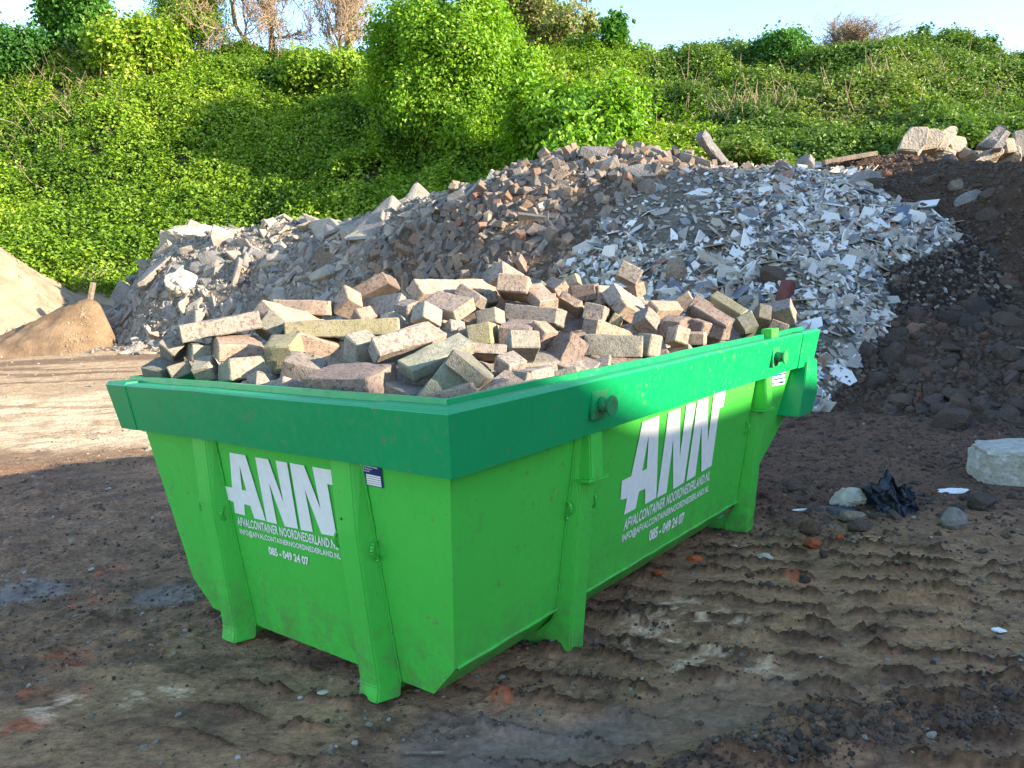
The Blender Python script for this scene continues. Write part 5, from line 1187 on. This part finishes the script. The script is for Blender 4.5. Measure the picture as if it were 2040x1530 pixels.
# tarpaulin hooks: bent round bar
def hook(p, out, r=.007, h=.055, flip=1):
    o3 = np.array(out, float); pts = []
    for k in range(11):
        a = math.pi*k/10; pts.append(np.array(p)+o3*(math.sin(a)*.030+.002)+np.array([0, 0, math.cos(a)*h*.5*flip]))
    pts.append(pts[-1]-np.array([0, 0, .012*flip])+o3*.004)
    return bead('tarpaulin_hook', pts, r, M['lime'], croot, 8)
for q in ((Xn(.53)-.004, 1.305, .53), (Xn(.52)-.004, .462, .53)): hook(q, (-1, -.35, 0))
for q in ((Xn(.53)-.0, 1.475, .535), (Xn(.52)-.0, .650, .53)): hook(q, (-.5, .2, 0), .005)
for q in ((.725, Ys(.56)+.002, .56), (.89, Ys(.55)+.002, .55), (2.33, Ys(.575)+.002, .575)): hook(q, (-.2, -.8, 0), .006)
# small rust spots and chips
for q, sz in (((Xn(.40)-.055, 1.37, .40), .011), ((Xn(.63)-.05, .555, .63), .004)):
    V, F = lump(5, 2, .3); link('rust_spot', new_mesh('rust_spot', V*np.array([.004, sz, sz*1.4])*1.6, F, [M['rust']], None, True), croot, loc=q)
# ------------------------------------------------------------------ lettering
def cray(px, py):
    d = ray(px, py); R_ = np.array([[cphi, -sphi, 0], [sphi, cphi, 0], [0, 0, 1]]); return d@R_
CC = np.array([CONT_CAM[0], CONT_CAM[1], CAMH])
def on_end(px, py, off=.0035):
    d = cray(px, py); k = S0+MM*ZR-off; t = (k-(CC[0]+MM*CC[2]))/(d[0]+MM*d[2]); return CC+d*t
def on_side(px, py, off=.0035):
    d = cray(px, py); k = S0+NN*ZR-off; t = (k-(CC[1]+NN*CC[2]))/(d[1]+NN*d[2]); return CC+d*t
LOGO = [([(210, 122), (388, 152), (620, 895), (492, 865), (445, 722), (378, 705), (388, 832), (272, 803), (258, 680), (190, 652), (152, 500), (240, 518)], [(322, 268), (402, 553), (352, 545)]),
        ([(500, 175), (645, 198), (818, 678), (730, 212), (860, 235), (985, 985), (835, 955), (655, 460), (748, 930), (632, 902)], None),
        ([(890, 238), (1050, 268), (1238, 760), (1145, 282), (1355, 318), (1385, 490), (1315, 480), (1420, 1075), (1248, 1040), (1058, 535), (1152, 1020), (1018, 995)], None)]
E3 = lambda q: on_end(420+q[0]/5.667, 880+q[1]/5.667)
S4 = lambda q: on_side(1200+q[0]/4.25, 760+q[1]/4.25)
def fitmap(src, dst):
    A = np.array([[*E3(p), 1.0] for p in src])[:, [1, 2, 3]]; B = np.array([S4(p) for p in dst])
    X, *_ = np.linalg.lstsq(A, B, rcond=None); return lambda q: np.array([E3(q)[1], E3(q)[2], 1.0])@X
to_side = fitmap([(210, 122), (1355, 318), (272, 803), (1420, 1075), (152, 500), (1385, 490)], [(333, 350), (1050, 70), (192, 1125), (918, 718), (165, 838), (1025, 212)])
def poly_mesh(outer, hole, f, bm):
    a = [bm.verts.new(f(p)) for p in outer]; E_ = [bm.edges.new((a[k], a[(k+1) % len(a)])) for k in range(len(a))]
    if hole:
        b = [bm.verts.new(f(p)) for p in hole]; E_ += [bm.edges.new((b[k], b[(k+1) % len(b)])) for k in range(len(b))]
    bmesh.ops.triangle_fill(bm, use_beauty=True, use_dissolve=False, edges=E_)
def text_mesh(body_, corners, f, bm, bold=.018, slant=0.0, sp=1.0):
    """built-in font, condensed and stretched into the quad corners = (bl, br, tl) given in logo pixels"""
    cu = bpy.data.curves.new('t', 'FONT'); cu.body = body_; cu.offset = bold; cu.resolution_u = 3; cu.space_character = sp
    ob = bpy.data.objects.new('t', cu); COL.objects.link(ob); dg = bpy.context.evaluated_depsgraph_get(); dg.update()
    me = bpy.data.meshes.new_from_object(ob.evaluated_get(dg)); bpy.data.objects.remove(ob); 
    co = np.array([v.co[:] for v in me.vertices]); lo, hi = co.min(0), co.max(0)
    U = (co[:, 0]-lo[0])/(hi[0]-lo[0]); V = (co[:, 1]-lo[1])/(hi[1]-lo[1])
    bl, br, tl = [np.array(f(c)) for c in corners]
    P = bl+U[:, None]*(br-bl)+V[:, None]*(tl-bl)
    vs = [bm.verts.new(p) for p in P]
    for p in me.polygons:
        try: bm.faces.new([vs[i] for i in p.vertices])
        except ValueError: pass
    bpy.data.meshes.remove(me)
def sheet(name, bm, mat, parent, out):
    fs = list(bm.faces)
    for f_ in fs:
        f_.normal_update()
        if f_.normal.dot(Vector(out)) < 0: f_.normal_flip()
    me = bpy.data.meshes.new(name); bm.to_mesh(me); bm.free(); me.materials.append(mat); return link(name, me, parent)
LINES = [("AFVALCONTAINER NOORDNEDERLAND.NL", (305, 942), (1442, 1224), (292, 845), .024, 1.07),
         ("INFO@AFVALCONTAINERNOORDNEDERLAND.NL", (335, 1052), (1472, 1348), (322, 976), .024, 1.07),
         ("085 - 049 24 07", (660, 1272), (1112, 1402), (645, 1180), .036, .95)]
for f, out in ((E3, (-1, 0, 0)), (to_side, (0, -1, 0))):
    bm = bmesh.new()
    for o_, h_ in LOGO: poly_mesh(o_, h_, f, bm)
    sheet('logo_letters', bm, M['white_vinyl'], croot, out)
SL = [((178, 1268), (905, 837), (192, 1168)), ((163, 1382), (895, 945), (170, 1296)), ((392, 1358), (688, 1192), (400, 1262))]
for side in (0, 1):
    for k, (tx, bl, br, tl, bo, sp) in enumerate(LINES):
        bm = bmesh.new()
        if side == 0: text_mesh(tx, (bl, br, tl), E3, bm, bo, sp=sp)
        else: text_mesh(tx, SL[k], S4, bm, bo, sp=sp)
        sheet(('website_lettering', 'email_lettering', 'phone_lettering')[k], bm, M['white_vinyl'], croot, (-1, 0, 0) if side == 0 else (0, -1, 0))
def quad_obj(name, pts, mat, parent, out):
    bm = bmesh.new(); bm.faces.new([bm.verts.new(p) for p in pts]); return sheet(name, bm, mat, parent, out)
def bil(c, u, v): return c[0]*(1-u)*(1-v)+c[1]*u*(1-v)+c[2]*u*v+c[3]*(1-u)*v     # tl tr br bl
def sticker(name, px, fn, base, items, out):
    c0 = [fn(*p, .0030) for p in px]; st_ = quad_obj(name, c0, base, croot, out)
    c1 = [fn(*p, .0040) for p in px]; c2 = [fn(*p, .0046) for p in px]
    for kind, a, b, c, d, mat, tx in items:
        cc = c1 if kind == 'box' else c2
        if kind == 'box': quad_obj('panel', [bil(cc, a, b), bil(cc, c, b), bil(cc, c, d), bil(cc, a, d)], mat, st_, out)
        else:
            bm = bmesh.new(); text_mesh(tx, ((a, d), (c, d), (a, b)), lambda q: bil(cc, *q), bm, .03); sheet('print', bm, mat, st_, out)
sticker('data_sticker', [(711, 921), (759, 931), (764, 973), (716, 963)], on_end, M['navy'],
        [('box', .33, .46+.105*k, .93, .545+.105*k, M['white_vinyl'], '') for k in range(5)]+
        [('t', .08, .06, .85, .13, M['white_vinyl'], 'AFVALCONTAINER'), ('t', .08, .18, .6, .24, M['white_vinyl'], 'NOORDNEDERLAND'), ('t', .08, .29, .5, .35, M['white_vinyl'], 'EIGENAAR')], (-1, 0, 0))
sticker('rental_sticker', [(1541, 733), (1568, 727), (1563, 765), (1532, 771)], on_side, M['white_vinyl'],
        [('box', 0, 0, 1, .30, M['red_vinyl'], ''), ('box', .02, .40, 1, .70, M['blue_vinyl'], ''), ('t', .12, .06, .9, .25, M['white_vinyl'], 'HUBA'), ('t', .08, .47, .94, .63, M['white_vinyl'], 'CONTAINERS'), ('t', .06, .80, .94, .94, M['navy'], '0251 - 319002')], (0, -1, 0))
# grime streak on the right post of the end
# ================================================================== KERBSTONES
def kerb(seed, dm):
    a, b, c = dm; g = np.random.default_rng(seed)
    bm = bmesh.new(); bmesh.ops.create_cube(bm, size=1); bmesh.ops.scale(bm, vec=(a, b, c), verts=bm.verts)
    for v in bm.verts: v.co += Vector(g.normal(size=3)*min(dm)*.025)
    bmesh.ops.bevel(bm, geom=list(bm.edges), offset=min(.005, min(dm)*.09), segments=1, affect='EDGES')
    for _ in range(4):
        es = [e for e in bm.edges if e.calc_length() > .026]
        if not es: break
        bmesh.ops.subdivide_edges(bm, edges=es, cuts=1, use_grid_fill=True)
        if len(bm.verts) > 3500: break
    bmesh.ops.triangulate(bm, faces=[f for f in bm.faces if len(f.verts) > 4])
    bm.normal_update()
    V = np.array([v.co[:] for v in bm.verts]); N = np.array([v.normal[:] for v in bm.verts])
    o = seed*3.7
    d = .0035*fbm(V[:, 0]*22+o, V[:, 1]*22, V[:, 2]*22, s=seed, o=3)+.0045*fbm(V[:, 0]*7+o, V[:, 1]*7, V[:, 2]*7, s=seed+1, o=2)
    # spalled corners and edges
    e = np.sort(np.abs(V)/np.array([a, b, c])*2, axis=1)[:, 1]
    chip = smooth((fbm(V[:, 0]*13+o, V[:, 1]*13, V[:, 2]*13, s=seed+2, o=3)-.05)/.3)*smooth((e-.80)/.2)
    d = d-.008*chip
    V = V+N*d[:, None]
    for v, co in zip(bm.verts, V): v.co = co
    me = bpy.data.meshes.new('kerbstone'); bm.to_mesh(me); bm.free()
    me.polygons.foreach_set('use_smooth', [True]*len(me.polygons)); me.set_sharp_from_angle(angle=math.radians(30)); return me
STONEBOX = []
for num, kc, dm, cen, Rm, lab in STONES:
    dm = [q*1.07 for q in dm]; me = kerb(num, dm); me.materials.append(KC[kc])
    R_ = np.array(Rm).reshape(3, 3); Rw = np.array([[cphi, -sphi, 0], [sphi, cphi, 0], [0, 0, 1]])@R_
    o = link('kerbstone', me); o.matrix_world = Matrix.Translation(c2w(cen)) @ Matrix(Rw).to_4x4()
    tag(o, lab, 'kerbstone', 'old kerbstones heaped in the green container')
    STONEBOX.append((np.array(cen), R_, np.array(dm)/2))
# the layer below and behind, glimpsed through the gaps
g = np.random.default_rng(77)
def surf_c(x, y):
    q = np.stack([.02+.22*x, .02+.28*y, .05+.4*(W_-y), .04+.4*(L_c-x), np.full_like(x, .33)])
    return 1.02-np.log(np.exp(-q*25).sum(0))/25
fm = [kerb(900+i, d) for i, d in enumerate([(.30, .15, .12), (.22, .15, .12), (.17, .15, .13), (.26, .12, .12)])]
for i, m_ in enumerate(fm): m_.materials.append(KC['pmgt'[i]])
P = []
for i in range(60):
    for j in range(40):
        x, y = .24+i*.155, .24+j*.145
        if x > L_c-.26 or y > W_-.22: continue
        P.append((x+g.uniform(-.03, .03), y+g.uniform(-.03, .03)))
P = np.array(P); zt = surf_c(P[:, 0], P[:, 1])
def hidden_depth(x, y, z):
    return z
for (x, y), z in zip(P, zt):
    # how deep the visible stones reach here
    dz = .155
    back = (x > 1.7 and y > .75) or (y > 1.55 and x > .8)
    if back: dz = .085
    c_ = np.array([x, y, z-dz+g.uniform(-.02, .01)])
    W3 = c2w(c_); u_, v_, _ = to_px(W3)
    if back and v_ < np.interp(u_, [420, 600, 900, 1150, 1300, 1500], [625, 605, 575, 580, 590, 635])+30: c_[2] -= .07
    o = link('kerbstone', fm[g.integers(0, 4)]); o.parent = None
    o.matrix_world = Matrix.Translation(c2w(c_)) @ Euler((g.uniform(-.4, .4), g.uniform(-.4, .4), g.uniform(0, 3.1))).to_matrix().to_4x4()
    tag(o, 'kerbstone buried below the top layer of the load' if not back else 'kerbstone on the hidden far slope of the load', 'kerbstone', 'buried kerbstones under the top layer' if not back else 'kerbstones on the far slope of the load')

# ================================================================== LOOSE THINGS ON THE GROUND
def gnd(px, py):
    P = gp(px, py); top = float(ground_z(np.array([P[0]]), np.array([P[1]]))[0])
    return np.array([P[0], P[1], top])
def grock(name, label, cat, px, py, wpx, size, mat, seed, rot=(0, 0, 0), group=None, lift=.3, **kw):
    """size relative; wpx = its width in the photo"""
    P = gnd(px, py); s = wpx/FPX*P[1]/max(size[0], .01)
    V, F = lump(seed, kw.pop('sub', 3), kw.pop('amp', .3), kw.pop('fr', 1.7), 1.0, kw.pop('fine', .08), kw.pop('cut', 5))
    V = V*np.array(size)*s; r = kw.pop('r', .5)
    return tag(link(name, new_mesh(name, V, F, [mat], {'rnd': np.full(len(V), r)}), loc=P+np.array([0, .3*s*size[1], lift*size[2]*s]), rot=rot), label, cat, group)
# white crusted block at the right edge
beamo = None
bm = bmesh.new()
P0 = gnd(1925, 925); P1 = gnd(2100, 985)
V, F = lump(71, 4, .10, 1.5, 1.0, .03, 0)
Vb = np.sign(V)*np.abs(V*2)**.30*.5; Vb = Vb*(1+.16*fbm(V[:, 0]*5, V[:, 1]*5, V[:, 2]*5, s=8, o=4))[:, None]
Vb = Vb*np.array([.98, .42, .34]); Vb[:, 2] *= 1+.25*Vb[:, 0]
cpos = gnd(1990, 962)
tag(link('concrete_block', new_mesh('concrete_block', Vb, F, [M['white_crust']], {'rnd': np.full(len(V), .5)}), loc=cpos+np.array([.42, .02, .05]), rot=(0, .04, -.28)), 'big white crusted concrete block cut off by the right frame edge', 'concrete block')
grock('plaster_lump', 'crumpled white plaster lump beside the black plastic bag', 'plaster lump', 1700, 1010, 82, (1, .7, .52), M['palestone'], 72, fine=.22, sub=4, cut=8)
# black plastic bag: crumpled film
P = gnd(1785, 1022); g = np.random.default_rng(5)
n_ = 56; uu_, vv_2 = np.meshgrid(np.linspace(-1, 1, n_), np.linspace(0, 1, n_), indexing='ij')
hgt = .215*(.62+.38*np.exp(-((uu_+.25)/.35)**2)+.25*fbm(uu_*2.5, uu_*0, s=170, o=3))
X_ = uu_*.125+.035*fbm(uu_*2, vv_2*3, s=171, o=3); Z_ = vv_2*hgt+.02*fbm(uu_*4, vv_2*4, s=172, o=3); Y_ = -.13*(1-vv_2)**1.2+.11*fbm(uu_*2.6, vv_2*2.2, s=173, o=4, g=.6)+.05*np.abs(fbm(uu_*5, vv_2*4, s=174, o=3))
Y2 = Y_+.03+.24*(1-vv_2)**.7*vv_2**.3+.03*fbm(uu_*4, vv_2*4, s=175, o=3)
V = np.concatenate([np.stack([X_, Y_, Z_], -1).reshape(-1, 3), np.stack([X_+.01, Y2, Z_-.004], -1).reshape(-1, 3)]); F = grid_faces(n_, n_); F = np.concatenate([F, F+n_*n_])
nb = NT('black_plastic'); geo = nb.coord('Object'); c = nb.mix(nb.ramp(nb.noise(geo, 12, 4, .6), [(.4, 0.0), (.7, .6)]), (.008, .010, .018), (.04, .055, .09))
M['bag'] = nb.done(nb.principled(c, .32, nb.bump(nb.noise(geo, 45, 4, .7), .9, .012), .6))
tag(link('plastic_bag', new_mesh('plastic_bag', V, F, [M['bag']], None, True), loc=P+np.array([0, .05, -.01])), 'torn black plastic bag crumpled on the mud', 'plastic bag')
grock('plastic_scrap', 'flat dark strip of plastic film under the white plaster lump', 'plastic scrap', 1660, 1022, 120, (1, .5, .06), M['bag'], 73, amp=.4, cut=2)
grock('brick', 'half brick lying in front of the black plastic bag', 'brick', 1700, 1040, 62, (1, .6, .42), M['brick'], 74, rot=(0, .05, .1), cut=9, amp=.1, r=.55)
grock('stone', 'squarish grey crusted stone right of the black plastic bag', 'stone', 1905, 1052, 58, (1, .8, .9), M['concrete'], 75, cut=9, amp=.1, r=.9)
grock('stone', 'dark pointed stone behind the squarish crusted stone', 'stone', 1965, 1020, 66, (1, .8, .65), M['soilstone'], 76, cut=7)
grock('stone', 'dark grey stone with rounded top on the bank foot above the bag', 'stone', 1915, 860, 86, (1, .7, .65), M['soilstone'], 77, r=.35)
grock('stone', 'rounded brown stone in front of the white plaster lump', 'stone', 1622, 1068, 50, (1, .8, .72), M['soilstone'], 78, cut=2, r=.85)
grock('stone', 'flat dark stone between the brick and the orange fragments', 'stone', 1718, 1062, 48, (1, .8, .6), M['soilstone'], 79, r=.4)
grock('brick_fragment', 'bright orange brick fragment with a pale core, nearest to the rounded brown stone', 'brick fragment', 1622, 1092, 40, (1, .7, .6), M['orange'], 80, cut=6)
grock('brick_fragment', 'smaller orange brick fragment right of the pale cored one', 'brick fragment', 1675, 1086, 20, (1, .8, .9), M['orange'], 81, cut=6)
grock('brick_fragment', 'red brick fragment in the mud just right of the container side', 'brick fragment', 1386, 1135, 34, (1, .7, .5), M['orange'], 82, cut=6)
grock('brick_fragment', 'dull red brick fragment under the middle of the container side', 'brick fragment', 1312, 1155, 28, (1, .7, .4), M['orange'], 83, cut=6)
grock('stone', 'round white shell like stone near the orange fragments', 'stone', 1525, 1116, 32, (1, .8, .55), M['palestone'], 84, cut=1)
grock('stone', 'flat white pebble in the centre of the foreground left of the near foot', 'stone', 644, 1390, 24, (1, .8, .35), M['palestone'], 85, cut=2)
grock('stone', 'small white pebble left of the flat white pebble', 'stone', 596, 1382, 14, (1, .8, .5), M['palestone'], 86, cut=2)
grock('stone', 'small white pebble right of the flat white pebble', 'stone', 706, 1384, 14, (1, .8, .5), M['palestone'], 87, cut=2)
grock('stone', 'angular pale stone in the lower right foreground', 'stone', 1860, 1468, 24, (1, .8, .9), M['concrete'], 88, cut=7)
grock('paper_scrap', 'crumpled white scrap lying on the mud at the right edge', 'scrap', 1993, 1260, 30, (1, .7, .3), M['white_vinyl'], 89, fine=.3)
grock('plastic_scrap', 'long white plastic scrap left of the white plaster lump', 'scrap', 1598, 1018, 38, (1, .3, .15), M['white_vinyl'], 90)
grock('plastic_scrap', 'white wrapper lying right of the black plastic bag', 'scrap', 1905, 985, 60, (1, .5, .16), M['white_vinyl'], 91, fine=.3, sub=4)
beam('twig', 'pale broken twig lying in the mud at the bottom centre', 'twig', gnd(805, 1493)+np.array([0, 0, .012]), gnd(895, 1486)+np.array([0, 0, .014]), .008, .007, M['wood'], .5, 8)
beam('twig', 'thin pale stick sticking out at the right edge of the soil bank', 'twig', surf_at(1995, 688), surf_at(2050, 706)+np.array([0, -.1, .05]), .02, .02, M['wood'], .5, 9)
# crumbs, pebbles and chips of many kinds strewn on the mud
def strew(name, label, cat, mat, n_, smin, smax, kind, seed, cond, rr=None, tilt=.5, x0=-4.5, x1=5.5, y0=1.7, y1=9, k=2.2, flat=1.0):
    g = np.random.default_rng(seed); y = y0+(y1-y0)*g.uniform(0, 1, n_)**1.3; x = g.uniform(x0, x1, n_)
    m = cond(x, y, g); x, y = x[m], y[m]; z = ground_z(x, y); P = np.stack([x, y, z], 1)
    s = np.minimum(smin*(1+g.pareto(k, len(x))), smax); S = np.stack([s*1.2, s, s*flat], 1)
    Nn_ = np.tile([0, 0, 1.0], (len(x), 1)); Rm = frames(Nn_, tilt, g); si = g.integers(0, len(SH[kind]), len(x))
    V, F, a = merge(SH[kind], si, P, Rm, S, g.uniform(0, 1, len(x)) if rr is None else np.full(len(x), rr))
    tag(link(name, new_mesh(name, V, F, [mat], {'rnd': a})), label, cat, kind='stuff')
notunder = lambda x, y: ~((np.abs(x-.55) < 1.6) & (y > 3.2) & (y < 6.2) & False)
crumb = lambda x, y, g: (rutmask(x, y) < .3) & (smooth((fbm(x*.9, y*.9, s=8, o=3)+.15)/.35)*.8+.2 > g.uniform(0, 1, len(x)))
strew('mud_crumbs', 'loose crumbs of dried mud on the yard', 'mud crumbs', M['clod'], 52000, .0045, .024, 'clod', 180, crumb, y1=8)
strew('mud_crumbs', 'coarser crumbs of earth right of the container', 'mud crumbs', M['clod'], 9000, .012, .06, 'clod', 181, lambda x, y, g: (x > .9) & (y > 3.2) & (g.uniform(0, 1, len(x)) < smooth((y-3.0)/2.5)), x0=.9, x1=5, y0=3, y1=7.6)
strew('mud_crumbs', 'dry crumbs of tan earth in churned patches of the yard', 'mud crumbs', M['grit'], 16000, .006, .030, 'clod', 190, crumb, y1=7)
strew('mud_crumbs', 'crumbs of mud squeezed up along the tyre tread ridges', 'mud crumbs', M['clod'], 60000, .006, .024, 'clod', 191, lambda x, y, g: lugs(x, y)[0] > .35+.3*g.uniform(0, 1, len(x)), x0=-1.5, x1=4.5, y0=2.0, y1=6.5)
strew('mud_crumbs', 'churned crumbly lumps along the near wheel rut', 'mud crumbs', M['clod'], 60000, .007, .045, 'clod', 192, lambda x, y, g: crumbband(x, y) > .15+.5*g.uniform(0, 1, len(x)), x0=-1.6, x1=3.6, y0=1.7, y1=4.5)
strew('loose_rubble', 'loose concrete bits strewn on the ground before the left toe of the heap', 'loose rubble', M['concrete'], 2600, .045, .30, 'concrete', 193, lambda x, y, g: (Rz(x, y) > gslope(y)-.55-.25*g.uniform(0, 1, len(x))) & (Rz(x, y) < gslope(y)+.1), x0=-9.6, x1=-2, y0=11.5, y1=16, k=1.8)
strew('pebbles', 'pale pebbles and lime bits pressed in the mud', 'pebbles', M['grit'], 1500, .005, .028, 'soilstone', 182, lambda x, y, g: rutmask(x, y) < .9, tilt=.3, flat=.6)
strew('brick_crumbs', 'red brick crumbs scattered over the mud', 'brick crumbs', M['orange'], 170, .010, .04, 'concrete', 183, lambda x, y, g: (y > 2.4) & (g.uniform(0, 1, len(x)) < np.where(x > 1, 1, .3)), tilt=.3)
strew('muddy_pebbles', 'dark stones bedded in the mud right of the container', 'pebbles', M['soilstone'], 900, .02, .10, 'soilstone', 184, lambda x, y, g: (x > 1.2) & (y > 4.2) & (fbm(x, y, s=9, o=2) > -.25), x0=1.2, x1=5, y0=4.2, y1=7.6)
strew('pale_chips', 'scattered pale chips on the sandy yard at the left', 'chips', M['concrete'], 900, .02, .07, 'concrete', 185, lambda x, y, g: x < 1.5, x0=-9, x1=1.5, y0=7, y1=16)
# unseen shrubs added on the shading ridge to dapple the light
for i, (x, y, h, lab) in enumerate([(12.2, 6.6, .8, 'left'), (11.9, 2.4, .2, 'x'), (11.8, -5.5, .3, 'x'), (11.8, -7.5, .3, 'x')]):
    z = float(Sz(np.array([x]), np.array([y]))[0])
    tree('shrub', ['shrub on the spoil bank beyond the soil heap, outside the right of the photo', 'first shrub on the spoil bank behind the right of the camera', 'second shrub on the spoil bank behind the right of the camera', 'last shrub on the spoil bank behind the right of the camera'][i], 'shrub', None, 400+i, (x, y, z-.1), 9, (h, h), .9, 'shrub', 'bark', levels=2, kids=4, r0=.03, nleaf=8 if i == 0 else 2, lsize=.08, lspread=.1)
